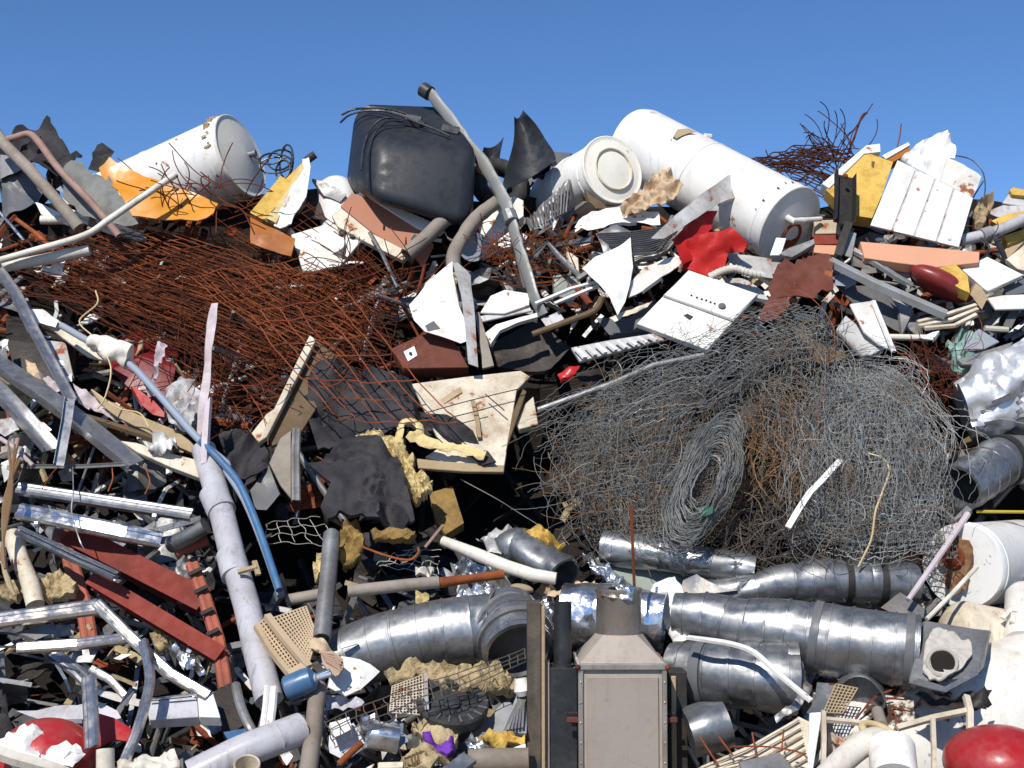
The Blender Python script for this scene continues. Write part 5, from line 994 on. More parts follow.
thing('cable', 'pair of dark cables crossing behind the chrome frame', 'cable', wires([smooth(P3('M -20,270,-.4 60,280,-.4 150,295,-.4'), 3), smooth(P3('M 40,345,-.4 160,370,-.42 290,420,-.42'), 3), smooth(P3('M -10,325,-.4 120,330,-.4 230,400,-.4'), 3)], .008, 5), 'black')
t = thing('beam', 'grey violet steel box beam with a white painted end', 'beam', slab('M 535,525 720,505 726,580 545,592', .08, -.42), 'pipeg')
part(t, 'end', slab('M 722,500 778,490 806,582 728,580', .08, -.45), 'whitec')
thing('rod', 'thin bright edge strip lying over the grey violet beam', 'strip', bar('M 545,518,-.47 720,497,-.49', 2, 2), 'bright')
thing('sheet_metal', 'pink grey curved sheet behind the chrome legs', 'sheet', sheet('M 60,560 200,530 360,520 430,560 480,650 400,640 300,590 150,580', -.2, cr=.05, freq=3, seg=.06), 'pipeg')
t = thing('gas_cylinder', 'red dome with torn white paper at the lower left corner', 'dome', ball(pt(46, 760, -.38), .28, .28, .23), 'redsh')
part(t, 'torn_paper', sheet('M -10,660 60,620 130,612 170,620 145,690 150,740 110,760 0,740', -.72, cr=.05, freq=7, seg=.035, ridge=True, jag=.03, th=.004), 'whitec')
part(t, 'torn_paper', sheet('M 145,740 180,700 250,660 300,690 240,715 190,745 300,715 260,760 140,768', -.70, cr=.04, freq=7, seg=.035, ridge=True, jag=.03, th=.004), 'whitec')
thing('hoop', 'red curved band behind the bent chrome leg', 'band', sheet('M 355,570 420,590 500,640 500,680 420,665 360,690', -.4, cr=.03, seg=.05, th=.01), 'redsh')
thing('lid', 'dirty white rim along the bottom left under the torn paper', 'rim', bar('M -40,700,-.78 60,735,-.8 180,768,-.8 330,830,-.7', 11, 9, sm=3), 'pvc')
thing('cup', 'cut white plastic pipe end standing by the chrome leg foot', 'pipe', pipe('M 385,700,-.7 385,790,-.6', 9, n=20, hs=.1), 'pvc')
thing('cup', 'row of broken white plastic pieces along the bottom edge', 'scrap', sheet('M 430,740 520,715 640,710 665,768 600,800 430,800', -.6, cr=.08, freq=7, seg=.04, ridge=True), 'pvc')
thing('box', 'black metal box beside the foot of the grey drainpipe', 'box', slab('M 778,490 840,455 905,600 845,645 815,640', .15, -.25), 'dark')
thing('lever', 'grey curved metal lever lying on the black box', 'lever', pipe('M 862,465,-.5 880,540,-.52 910,610,-.52 935,650,-.48', 5, n=10, sm=4), 'galvd')
thing('plastic_scrap', 'bright blue plastic piece under the black box', 'scrap', sheet('M 818,640 900,620 960,660 900,690 850,690', -.3, cr=.03, seg=.05, th=.02), 'blue')
thing('pipe', 'white painted pipe with a red smear in the bottom left corner', 'pipe', pipe('M 700,800,-.62 880,710,-.68 1060,640,-.70 1100,625,-.68', 16.5, n=28, he=.15), 'pipeg')
thing('can', 'rusty open can end below the white painted pipe', 'can', lathe(pt(247, 764, -.85), pt(247, 780, -.7), [(.1, 0), (.09, .055), (0, .06), (-.005, .066), (0, .07), (.12, .07)], 24), 'cream')
thing('strip', 'white aluminium strip lying across the foot of the drainpipe', 'strip', bar('N 78,465,-.68 72,540,-.7 60,630,-.68', 14, 5, 'cd'), 'whitec')
thing('hose', 'crumpled pale cloth and debris between the red beams', 'rag', sheet('I 610,480 700,470 720,560 740,640 700,700 650,640 640,560', -.0, cr=.14, freq=8, seg=.035, ridge=True), 'galvd')
thing('paper_scrap', 'crumpled silver film between the long red beam and the rail', 'film', sheet('M 590,300 650,270 740,400 760,440 700,430 640,370', -.12, cr=.14, freq=8, seg=.035, ridge=True), 'foil')
thing('foam_piece', 'tan wool lump in the gap of the red beams', 'foam', sheet('M 545,270 600,270 620,330 570,340', -.1, cr=.1, freq=9, seg=.03, ridge=True, th=.03), 'wool')
# ================================================================ tiles J, N: lower middle
thing('wire_grid', 'white coated wire grid in the dark left of the grey post', 'wire grid', wires(mat_paths('J 50,345 250,330 330,420 60,410', 6, 4, -.2, .04, 71, .2), .0028, 4), 'net')
thing('wire_grid', 'white coated wire grid hanging right of the black blanket', 'wire grid', wires(mat_paths('J 560,440 710,445 700,530 470,490', 7, 5, -.25, .04, 72, .2), .0028, 4), 'net')
thing('post', 'grey galvanised post standing right of the beige vent', 'post', pipe('J 300,380,-.62 285,550,-.66 262,765,-.66', 8.5, n=18, dent=.008, df=20, he=.05), 'galvd')
thing('post', 'weathered grey post below the blue bottle', 'post', pipe('N 250,470,-.62 235,620,-.66 215,790,-.62', 9, n=12, dent=.012, df=9), 'dustpipe')
thing('pipe', 'grey pipe with a rusty broken end lying across the dark hollow', 'pipe', pipe('J 360,590,-.75 560,568,-.78 690,556,-.76', 6.2, n=18, hs=.1), 'dustpipe')
thing('pipe', 'rusty inner pipe poking out of the broken grey pipe', 'pipe', pipe('J 680,560,-.75 800,545,-.72 925,530,-.66', [5.4, 4.6, 4.4], n=16, dent=.012, df=16), 'rustb')
thing('pipe', 'short grey pipe in shade left of the galvanised post', 'pipe', pipe('J 140,622,-.3 265,600,-.35', 6, n=18), 'dustpipe')
thing('pipe', 'white broken pipe pointing at the stove chimney', 'pipe', pipe('J 705,405,-.5 830,455,-.55 940,500,-.58 K 120,530,-.6 205,543,-.6', [5, 6.6, 6.8, 6.6, 6], n=20), 'pvc')
thing('stick', 'thin pinkish stick leaning by the white broken pipe', 'stick', pipe('J 640,430,-.5 705,350,-.52', 1.6, n=6), 'pinkpipe')
thing('wire', 'rusty brown wire curved before the black blanket', 'wire', wires([smooth(P3('J 405,425,-.6 500,460,-.62 580,475,-.62 615,450,-.62 615,430,-.6'), 5)], .008, 5), 'rustb')
thing('foam_piece', 'tan insulation tuft hanging below the black blanket', 'insulation', sheet('J 335,330 400,330 420,400 400,470 370,500 340,500 325,420', -.5, cr=.08, freq=9, seg=.03, ridge=True, th=.06), 'foamb')
thing('foam_piece', 'yellow insulation edge along the bottom of the black blanket', 'insulation', sheet('J 440,365 520,360 605,370 600,390 530,402 450,392', -.66, cr=.05, freq=9, seg=.03, ridge=True, th=.05), 'foamb')
thing('foam_piece', 'pale foam crumbs left of the galvanised post', 'foam', sheet('J 255,440 275,460 270,520 235,540 230,500', -.4, cr=.09, freq=10, seg=.03, ridge=True, th=.03), 'foamp')
thing('foam_piece', 'small cream foam lump under the rusty pipe end', 'foam', sheet('J 605,600 655,600 655,640 625,665 605,640', -.35, cr=.08, freq=10, seg=.03, ridge=True, th=.05), 'foamp')
thing('foam_piece', 'white foam crumb on the wire grid', 'foam', sheet('J 605,500 650,495 675,520 640,530 605,520', -.38, cr=.08, freq=10, seg=.03, ridge=True, th=.03), 'pvc')
thing('foil', 'crinkled silver foil behind the white broken pipe', 'foil', sheet('J 735,480 790,475 860,500 900,530 830,535 770,520', -.36, cr=.10, freq=9, seg=.03, ridge=True), 'foil')
thing('foil', 'torn grey white foil sheet above the dented silver duct', 'foil', sheet('J 825,390 900,358 990,355 K 60,360 40,400 J 1000,400 920,450 870,430', -.4, cr=.10, freq=7, seg=.035, ridge=True), 'greyw')
thing('foil', 'crumpled foil lying on the ribbed duct below the rusty pipe', 'foil', sheet('J 735,630 780,580 860,560 930,580 930,600 800,615', -.42, cr=.08, freq=9, seg=.03, ridge=True), 'foil')
t = thing('duct', 'dented silver duct piece with a dark torn mouth above the chimney', 'duct', tube(resample(P3('J 920,470,-.3 1000,435,-.32 K 130,460,-.4 235,535,-.46'), .03)[0], .20 * .8, 36, he=.2, dent=.06, df=5, flat=.8, crease=.03), 'galv')
thing('foam_piece', 'bright yellow foam strip lying on the dented silver duct', 'foam', sheet('K 88,370 130,350 220,385 238,420 180,415 110,388', -.58, cr=.08, freq=9, seg=.03, ridge=True, th=.03), 'foam')
thing('stone', 'brown clod lying above the ribbed elbow', 'clod', ball(pt(*uv('K 80,580,-.55')[0]), .075, .05, .03, Matrix.Rotation(RAD(10), 3, 'Y')), 'wood')
thing('paper_scrap', 'crushed pale paper wedged above the stove flue', 'paper', sheet('K 180,570 250,555 345,565 350,600 270,615 200,620 160,600', -.5, cr=.10, freq=9, seg=.03, ridge=True), 'card')
thing('foil', 'silver foil sheet between the netting and the stove chimney', 'foil', sheet('K 300,450 370,470 440,540 480,580 400,570 330,520', -.3, cr=.10, freq=7, seg=.035, ridge=True), 'foil')
# big ribbed duct with elbow
p_ = smooth(P3('N 330,378,-.28 480,325,-.38 640,285,-.46 800,262,-.5 900,255,-.5 960,280,-.58 985,345,-.62'), 10); m_ = px(450, 625)
t = thing('duct', 'big ribbed spiral duct with an elbow, half in shade left of the stove', 'duct', ribtube(p_, 30 * m_, 33 * m_, .04, .15, .005, 48, .007, 6, he=.4, crease=.01), 'galv')
part(t, 'elbow_seam', tube(p_[38:41], 36.5 * m_, 44), 'galvd')
part(t, 'elbow_seam', tube(p_[45:48], 36.5 * m_, 44), 'galvd')
part(t, 'elbow_seam', tube(p_[52:55], 36 * m_, 44), 'galvd')
# beige vents
def lattice(P, nx, ny, w, th):
    A, B_, Cc, Dd = P; gsx = []
    nrm = (B_ - A).cross(Dd - A).normalized()
    for i in range(nx + 1): a = i / nx; gsx.append(prism(rect(w, th), [A.lerp(B_, a), Dd.lerp(Cc, a)], nrm))
    for j in range(ny + 1): b = j / ny; gsx.append(prism(rect(w, th * .9), [A.lerp(Dd, b), B_.lerp(Cc, b)], nrm))
    return join(*gsx)
t = thing('vent_grille', 'broken beige plastic crate with lattice sides below the blue pole', 'crate', lattice(P3('N 25,250 70,212 210,400 150,425', -.62), 5, 16, .010, .02), 'beige')
joined(part(t, 'upper_lattice', lattice(P3('N 85,222 205,180 245,290 215,385', -.66), 10, 14, .009, .02), 'beige'))
part(t, 'edge_bar', bar('N 62,212,-.7 130,300,-.7 215,400,-.68', 7, 6), 'beige')
part(t, 'edge_bar', bar('N 22,250,-.66 80,345,-.66 145,425,-.66', 5, 6), 'beige')
part(t, 'end_block', slab('N 135,410 185,380 210,400 145,435', .05, -.70), 'beige')
part(t, 'broken_corner', sheet('N 205,285 260,295 300,320 330,340 290,350 240,345 220,330', -.7, cr=.06, freq=9, seg=.03, ridge=True, th=.012), 'beige')
t = thing('fan_part', 'pale brown ribbed plastic fan beside the beige crate', 'fan', sheet('N 258,345 300,338 340,370 345,400 315,442 290,420 265,385', -.74, cr=.03, freq=5, seg=.04, th=.02), 'brownfan')
for i in range(6): part(t, 'rib', bar(f'N {262+i*3},{350+i*5},-.76 {305+i*6},{352+i*12},-.78 {335-i*3},{380+i*10},-.76', 1.8, 2), 'brownfan')
t = thing('bottle', 'blue plastic bottle with a nozzle by the weathered post', 'bottle', lathe(P3('N 130,480,-.72')[0], P3('N 230,440,-.78')[0], [(0, 0), (.0, .06), (.012, .072), (.12, .074), (.16, .07), (.175, .045), (.19, .02), (.27, .016), (.275, 0)], 28), 'blue')
part(t, 'nozzle', lathe(P3('N 225,445,-.785')[0], P3('N 285,428,-.82')[0], [(0, .03), (.03, .028), (.035, .018), (.12, .014), (.12, 0)], 14), 'bluegrey')
thing('bracket', 'white plastic bracket right of the beige crate', 'bracket', join(sheet('N 285,470 300,390 335,360 405,372 402,480 350,505', -.58, cr=.01, seg=.08, th=.01), sheet('N 400,370 440,388 475,415 450,440 405,480', -.6, tilt=(.5, 0), th=.01)), 'whitec')
thing('plastic_scrap', 'white chip with a bright rim on the ribbed duct', 'scrap', sheet('N 330,315 390,300 395,312 335,330', -.62, th=.008), 'whitec')
thing('insulation', 'torn slab of tan mineral wool under the ribbed duct', 'insulation', sheet('N 490,425 560,385 600,370 700,378 820,385 905,385 940,420 975,470 900,490 830,480 700,470 640,430 520,440', -.60, cr=.07, freq=11, seg=.03, ridge=True, th=.06, jag=.04), 'wool')
t = thing('crate', 'cream wire basket panel under the ribbed duct', 'basket', lattice(P3('N 520,470 640,425 645,575 510,565', -.66), 11, 12, .006, .008), 'cream')
part(t, 'frame_edge', bar('N 640,425,-.67 646,578,-.67', 4, 5), 'greyw')
g_ = mat_paths('N 255,600 1010,330 1010,375 290,690', 22, 4, -.80, .05, 73, .05, jit=.006)
thing('wire_grid', 'long dark wire grid strip bent across the basket and wool', 'wire grid', wires(g_, .0036, 4), 'wired')
# black spoked rim
cw = pt(452, 705, -.60); axw = Vector((.1, -.45, .9)).normalized()
t = thing('wheel', 'black fan wheel with ribbed rim under the wire basket', 'wheel', lathe(cw, cw + axw, [(-.04, .15), (-.04, .205), (.02, .21), (.035, .20), (.03, .155), (.0, .15)], 48), 'rubber')
u_ = axw.orthogonal().normalized(); s_ = axw.cross(u_)
for i in range(18):
    a = i * math.pi / 9; d = u_ * math.cos(a) + s_ * math.sin(a); part(t, 'rib', tube([cw + d * .15 + axw * .036, cw + d * .205 + axw * .036], .006, 4), 'greyd')
hb = part(t, 'hub', lathe(cw, cw + axw, [(-.03, .0), (-.03, .05), (.02, .05), (.03, 0)], 18), 'black')
for i in range(6):
    a = i * math.pi / 3; d = u_ * math.cos(a) + s_ * math.sin(a); part(hb, 'spoke', tube([cw + d * .04, cw + d * .155], .012, 5), 'black')
thing('tub', 'grey plastic tub tilted right of the black fan wheel', 'tub', sheet('N 830,610 900,540 950,490 965,560 945,615 860,628', -.5, cr=.06, freq=3, seg=.05, th=.03, curl=-.05), 'grey')
t = thing('metal_sheet', 'grey louvred panel beside the steel post', 'louvre', slab('N 918,635 975,500 1012,480 1012,640', .03, -.6), 'grey')
for i in range(6): part(t, 'slat', bar(f'N {930+i*13},{632-i*2},-.64 {955+i*9},{575-i*8},-.65 {985+i*5},{515-i*2},-.64', 2, 2), 'galvd')
thing('can', 'crushed bright tin can below the wire grid strip', 'can', lathe(pt(*uv('N 428,650,-.7')[0]), pt(*uv('N 505,660,-.66')[0]), [(0, 0), (0, .075), (.02, .08), (.17, .08), (.18, 0)], 24, .03, df=14), 'bright')
thing('sheet_metal', 'bright square tin plate under the left end of the grid strip', 'plate', sheet('N 292,600 362,580 375,625 310,650', -.7, cr=.02, seg=.05), 'whitec')
thing('sheet_metal', 'small bright tin flap above the crushed can', 'flap', sheet('N 405,570 455,560 460,610 415,630', -.72, cr=.04, freq=7, seg=.04), 'bright')
thing('sheet_metal', 'purple grey bent sheet under the bright square plate', 'sheet', sheet('N 280,650 380,620 420,680 330,720 290,700', -.55, cr=.06, seg=.05), 'pipeg')
thing('sheet_metal', 'violet film scrap under the white plastic bracket', 'film', sheet('N 275,510 350,510 400,520 420,540 340,560 280,560', -.5, cr=.08, freq=7, seg=.04, ridge=True), 'pipeg')
thing('plastic_scrap', 'bluish torn sheet around the crushed tin can', 'scrap', sheet('N 500,610 560,600 580,680 540,710 490,700', -.6, cr=.08, freq=6, seg=.04, ridge=True), 'bluegrey')
thing('cloth', 'crumpled purple cloth at the bottom beside the striped rag', 'cloth', sheet('N 630,632 660,628 672,660 700,665 745,660 752,700 722,732 690,712 660,690 640,672', -.78, cr=.09, freq=8, seg=.03, ridge=True, th=.02), 'purple')
t = thing('rag', 'tan striped rag at the bottom left of the purple cloth', 'rag', sheet('N 555,725 590,690 640,680 700,700 740,740 690,745 650,790 560,790', -.8, cr=.12, freq=5, seg=.035, ridge=True, th=.03), 'wool')
for i in range(5): part(t, 'stripe', pipe(f'N {565+i*14},{735-i*7},-.83 {590+i*12},{725-i*4},-.84 {600+i*10},{770-i*3},-.83', 1.2, n=5), 'woodd')
thing('insulation', 'tan fibre bed behind the purple cloth', 'insulation', sheet('N 590,610 680,595 760,625 760,680 700,690 640,650 600,645', -.62, cr=.08, freq=8, seg=.035, ridge=True, th=.04), 'wool')
thing('pipe', 'thin rusty tube with an open end at the bottom', 'pipe', pipe('N 325,755,-.8 370,710,-.84 408,675,-.86', 3.6, n=12, he=.08), 'rustb')
thing('sheet_metal', 'grey brushed plate at the bottom right of the purple cloth', 'plate', slab('N 690,775 780,708 830,738 740,800', .03, -.86), 'galv')
thing('sheet_metal', 'crumpled silver and paper scrap above the grey brushed plate', 'scrap', sheet('N 785,690 810,640 850,630 900,660 905,690 850,710', -.6, cr=.10, freq=8, seg=.035, ridge=True), 'foil')
thing('foam_piece', 'orange brown foam lump beside the steel post bottom', 'foam', sheet('N 830,640 920,632 1005,650 1005,680 920,685 860,670', -.66, cr=.09, freq=8, seg=.035, ridge=True, th=.03), 'foam')
thing('board', 'white board end touching the steel post bottom', 'board', slab('N 905,712 1008,676 1012,714 910,716', .03, -.72), 'whitec')
thing('pipe', 'dark wide pipe lying along the bottom beside the steel post', 'pipe', pipe('N 800,742,-.68 1020,738,-.7', 12, n=24), 'dustpipe')
thing('cup', 'small white cup below the ribbed elbow mouth', 'cup', lathe(pt(*uv('N 990,440,-.75')[0]), pt(*uv('N 995,475,-.7')[0]), [(0, .035), (.07, .05), (.1, .03), (.1, 0)], 18), 'whitec')
thing('board', 'cream rubble strip along the bottom edge below the striped rag', 'strip', bar('N 470,766,-.85 560,764,-.86', 8, 6), 'cream')
# ================================================================ stove chimney in front (tile O); stands on the ground
SD = 7.35
def sp(u, v, d=SD): return pt(u, v, d=d)
sm_ = px(622, 665, d=SD)
c0 = sp(622.5, 664); zb = 0.0; half = 44.0 * sm_
def boxw(x0, x1, y0, y1, z0, z1): return box8([Vector((x0, y0, z1)), Vector((x1, y0, z1)), Vector((x1, y0, z0)), Vector((x0, y0, z0)), Vector((x0, y1, z1)), Vector((x1, y1, z1)), Vector((x1, y1, z0)), Vector((x0, y1, z0))], .004, 1)
cx, cy, zt = c0.x, c0.y, c0.z; dp = half * 2
t = thing('stove', 'taupe steel stove with a round flue, standing in front of the heap', 'stove', boxw(cx - half + .012, cx + half - .012, cy + .012, cy + dp, zb, zt - .01), 'taupe')
for sx in (-1, 1):
    part(t, 'corner_strip', boxw(cx + sx * (half - .012) - .014, cx + sx * (half - .012) + .014, cy - .006, cy + .02, zb, zt - .03), 'stain')
part(t, 'top_rim', boxw(cx - half - .01, cx + half + .01, cy - .014, cy + dp + .01, zt - .032, zt), 'stain')
part(t, 'front_panel', boxw(cx - half + .045, cx + half - .045, cy - .002, cy + .03, zb + .05, zt - .07), 'taupe')
rr = 23.5 * sm_; ztop = sp(622, 638).z; ff = [Vector((cx + a * half * .97, cy + dp / 2 + b * dp * .485, zt + .001)) for a, b in ((-1, -1), (1, -1), (1, 1), (-1, 1))]; N_ = 32
low = []
for i in range(N_):
    s = i / N_ * 4; k = int(s); low.append(ff[k].lerp(ff[(k + 1) % 4], s - k))
hi = []
for i in range(N_):
    a = -math.pi * .75 + 2 * math.pi * i / N_; hi.append(Vector((cx + math.cos(a) * rr * 1.03, cy + dp / 2 + math.sin(a) * rr * 1.03, ztop)))
part(t, 'hood', ring_mesh([low, hi], False, False), 'taupe', ang=25)
zf = sp(622, 588, d=SD + half).z
fl = part(t, 'flue', lathe(Vector((cx, cy + dp / 2, ztop - .02)), Vector((cx, cy + dp / 2, 9)), [(0, rr), (zf - ztop - .01, rr), (zf - ztop + .0, rr * 1.05), (zf - ztop + .02, rr * 1.05), (zf - ztop + .02, rr * .97), (zf - ztop - .3, rr * .95), (zf - ztop - .3, 0)], 44, .004), 'stain')
part(fl, 'flue_foil', sheet_pts([Vector((cx - rr * .9, cy + dp / 2 - rr * .62, zf - .03)), Vector((cx - rr * .3, cy + dp / 2 - rr * 1.06, zf + .03)), Vector((cx + rr * .7, cy + dp / 2 - rr * .9, zf + .02)), Vector((cx + rr * .5, cy + dp / 2 - rr * 1.02, zf - .06)), Vector((cx - rr * .5, cy + dp / 2 - rr * 1.0, zf - .04))], th=.004, cr=.04, freq=12, seg=.03, ridge=True), 'foil')
for sx in (-1, 1):
    part(t, 'corner_bolt', ball(Vector((cx + sx * (half + .004), cy - .014, zt - .016)), .016, .016, .016, n=10, m=6), 'rust')
    part(t, 'bracket', boxw(cx + sx * (half + .03) - .035, cx + sx * (half + .03) + .035, cy + .05, cy + .07, sp(622, 722).z - .015, sp(622, 722).z + .015), 'rustp')
    part(t, 'bracket', boxw(cx + sx * (half + .03) - .03, cx + sx * (half + .03) + .03, cy + .08, cy + .10, sp(622, 722).z + .02, sp(622, 722).z + .04), 'dark')
for k in range(7):
    for sx in (-1, 1): part(t, 'rivet', ball(Vector((cx + sx * (half - .012), cy - .008, zt - .10 - k * .11)), .006, .005, .006, n=8, m=5), 'stain')
def wpost(nm, lb, cat, u0, u1, vtop, d, th, mat):
    a, b = sp(u0, vtop, d), sp(u1, vtop, d); return thing(nm, lb, cat, boxw(a.x, b.x, a.y, a.y + th, 0, a.z), mat)
t2 = wpost('post', 'dusty brown steel post standing left of the stove', 'post', 527, 541, 602, 7.45, .14, 'darkpost')
part(t2, 'edge_strip', boxw(sp(541.5, 602, 7.46).x, sp(545, 602, 7.46).x, sp(541, 602, 7.46).y - .01, sp(541, 602, 7.46).y + .10, 0, sp(541, 606, 7.46).z), 'wood')
t2 = wpost('stove_part', 'black box shaped panel standing between the steel post and the stove', 'panel', 550, 577, 668, 7.5, .2, 'black')
part(t2, 'light_edge', boxw(sp(545.5, 668, 7.5).x, sp(549.5, 668, 7.5).x, sp(550, 668, 7.5).y - .004, sp(550, 668, 7.5).y + .1, 0, sp(550, 662, 7.5).z), 'taupe')
a, b = sp(562.5, 602, 7.58), sp(562.5, 668, 7.58)
part(t2, 'stovepipe', tube([b - Vector((0, 0, .02)), a], 9 * px(562, 630, d=7.58), 24, he=.3), 'black')
part(t2, 'collar', tube([b - Vector((0, 0, .01)), b + Vector((0, 0, .025))], 12 * px(562, 630, d=7.58), 24), 'dark')
t2 = wpost('stove_part', 'dark brown shaded panel standing right of the stove', 'panel', 668, 687, 672, 7.62, .2, 'dark')
part(t2, 'edge_strip', boxw(sp(671, 672, 7.6).x, sp(676, 672, 7.6).x, sp(671, 672, 7.6).y - .004, sp(671, 672, 7.6).y + .01, 0, sp(671, 676, 7.6).z), 'wood')
# behind the stove
thing('duct', 'wide foil wrapped duct end behind the stove flue', 'duct', tube(resample(P3('O 240,215,-.35 400,215,-.42 600,240,-.45'), .04)[0], .20, 36, dent=.03, df=6, he=.3), 'foil')
thing('paper_scrap', 'white paper backed foil standing up right of the stove flue', 'foil', sheet('O 535,165 560,95 640,65 665,110 680,200 682,330 672,430 655,440 640,330 600,230', -.50, tilt=(0, .3), cr=.05, freq=6, seg=.04, ridge=True, th=.006), 'whitec')
thing('foil', 'silver foil strip hanging left of the stove flue', 'foil', sheet('O 150,150 175,110 200,160 195,340 175,345 155,300', -.42, cr=.05, freq=8, seg=.035, ridge=True), 'foil')
thing('duct', 'dark blue tinted duct lying under the netting above the stove', 'duct', ribtube(P3('K 380,430,-.2 600,460,-.3 930,515,-.32'), .12, .10, .04, .16, .005, 36, .014, 8, he=.2, crease=.025), 'galv')
thing('sheet_metal', 'grey green flat sheet in the hollow above the stove flue', 'sheet', sheet('K 350,470 440,440 560,490 720,520 700,570 640,590 520,600', -.12, cr=.02, seg=.08), 'olive')
thing('box', 'open folded box corner with a pale edge above the long duct', 'box', sheet('K 655,595 670,550 720,525 735,535 690,575 800,570 870,585 760,600', -.4, tilt=(0, .4), cr=.02, seg=.06, th=.008), 'stain')
thing('box', 'dark sheet added for the shade inside the open folded box', 'box', sheet('K 690,600 725,535 800,535 880,580 790,600', -.28, th=.05), 'dark')  # solid dark sheet put where the open box holds only shade
# three ducts at right
m_ = px(760, 590)
q = P3('L -260,615,-.18 0,592,-.25 160,560,-.3 300,552,-.32 560,560,-.3 620,565,-.28')
t = thing('duct', 'tapering silver duct lying behind the long strapped duct', 'duct', ribtube(q, 12 * m_, 21.5 * m_, .04, .12, .0055, 44, .007, 9, he=.25, grow=.55, crease=.016), 'galv')
q = resample(q, .02)[0]; n_ = len(q); rad = [21.5 * m_] * n_
for k in (.70, .84):
    i = int(n_ * k); part(t, 'strap', tube(q[i:i + 3], rad[i] * 1.03, 44), 'dark')
thing('sheet_metal', 'blackened torn duct end beside the rust stained heater', 'sheet', sheet('L 520,500 590,465 620,500 640,600 560,640 510,640', -.2, cr=.08, freq=6, seg=.04, ridge=True), 'galvd')
thing('sheet_metal', 'grey pointed sheet poking up above the long strapped duct', 'sheet', sheet('L 500,650 570,598 660,660 655,690 560,680', -.45, cr=.02, seg=.06), 'galvd')
m_ = px(830, 640)
q = P3('O 640,205,-.5 760,215,-.55 Q 0,250,-.58 150,268,-.62 320,300,-.66 480,325,-.7 640,345,-.74')
t = thing('duct', 'long silver duct with two dark straps and a grey patched end', 'duct', ribtube(q, 21 * m_, 33 * m_, .04, .125, .006, 56, .006, 11, grow=.62, crease=.014), 'galv')
q = resample(q, .016)[0]; n_ = len(q); rad = [m_ * (21 + 12 * min(1, i / (n_ * .62))) for i in range(n_)]
for k in (.575, .935):
    i = int(n_ * k); part(t, 'strap', tube(q[i:i + 4], rad[i] * 1.035 + .004, 48), 'greyd')
e = smooth(P3('Q 625,335,-.74 760,360,-.80 880,380,-.84'), 4)
be = part(t, 'box_end', box8([pt(*a) for a in uv('Q 660,228,-.80 895,268,-.86 845,440,-1.0 600,455,-.95 640,240,-.55 905,265,-.5 880,400,-.6 610,420,-.6')], .012, 2), 'galvd')
part(t, 'end_plate', sheet('Q 600,455 640,440 735,470 850,405 858,425 740,490 690,480', -1.02, th=.008), 'galv')
cpt = pt(*uv('Q 735,370,-.985')[0]); nn = (CAM - cpt).normalized()
gp = part(be, 'grey_patch', sheet('Q 690,262 745,258 830,310 835,350 800,400 735,440 690,435 655,400 660,320', -1.0, tilt=(0, -.25), cr=.035, freq=9, seg=.035, ridge=True, th=.01), 'paper')
hp = P3('Q 725,382,-1.03')[0]; hx = (Vector((0, -.8, .6)) + Vector((-.1, 0, 0))).normalized()
part(t, 'hole_rim', torus(hp, hx, .075, .012, 28, 8, 1.15), 'paper')
part(t, 'hole', lathe(hp + hx * .012, hp + hx * 1.0, [(-.02, .0), (0, .066), (.003, .066), (.003, 0)], 24), 'gapshade')  # closed near-black disc painted as the darkness of an opening
m_ = px(740, 700)
q = P3('O 640,420,-.32 760,428,-.42 900,432,-.5 Q 110,440,-.55 190,445,-.55')
t = thing('duct', 'lower fat silver duct lying right of the stove under the long duct', 'duct', ribtube(q, 31 * m_, 34 * m_, .04, .15, .006, 48, .010, 12, he=.1, df=3, crease=.025), 'galv')
q = resample(q, .018)[0]; n_ = len(q); rad = [m_ * 32] * n_
part(t, 'strap', tube(q[int(n_ * .22):int(n_ * .22) + 4], rad[4] * 1.05, 44), 'greyd')
part(t, 'torn_rim', sheet('Q 180,345 225,400 250,480 200,560 120,600 110,580 190,520 215,450', -.66, cr=.05, freq=7, seg=.035, ridge=True), 'galvd')
thing('strip', 'white plastic trim lying across the lower fat duct', 'trim', bar('O 685,290,-.85 760,300,-.92 850,315,-.94 930,345,-.94 Q 110,410,-.92 245,522,-.88', 5.5, 3, sm=3), 'whitec')
thing('sheet_metal', 'silver bent sheet end below the lower fat duct', 'sheet', tube(resample(P3('O 690,640,-.45 830,600,-.5'), .03)[0], .14, 30, he=.2, dent=.04, df=5), 'galv')
t = thing('grille', 'broken silver filter with a cross pattern below the long duct', 'filter', sheet('Q 268,450 345,455 300,560 240,600 220,580 260,520', -.62, cr=.04, seg=.05, th=.03), 'galv')
joined(part(t, 'grid', lattice(P3('Q 335,462 415,478 360,570 290,565', -.68), 6, 9, .006, .012), 'wood'))
thing('can', 'dented silver bucket beside the broken filter', 'bucket', lathe(pt(*uv('Q 420,500,-.5')[0]), pt(*uv('Q 400,545,-.62')[0]), [(-.12, .0), (-.1, .13), (.1, .14), (.11, .135), (.0, .12), (0, 0)], 28, .04, df=7), 'galv')
thing('wire_tangle', 'dark rusty rods in the gap under the long duct', 'wire', wires(strays(885, 690, 40, 20, 30, .35, -.45, 81), .006, 4), 'rust')
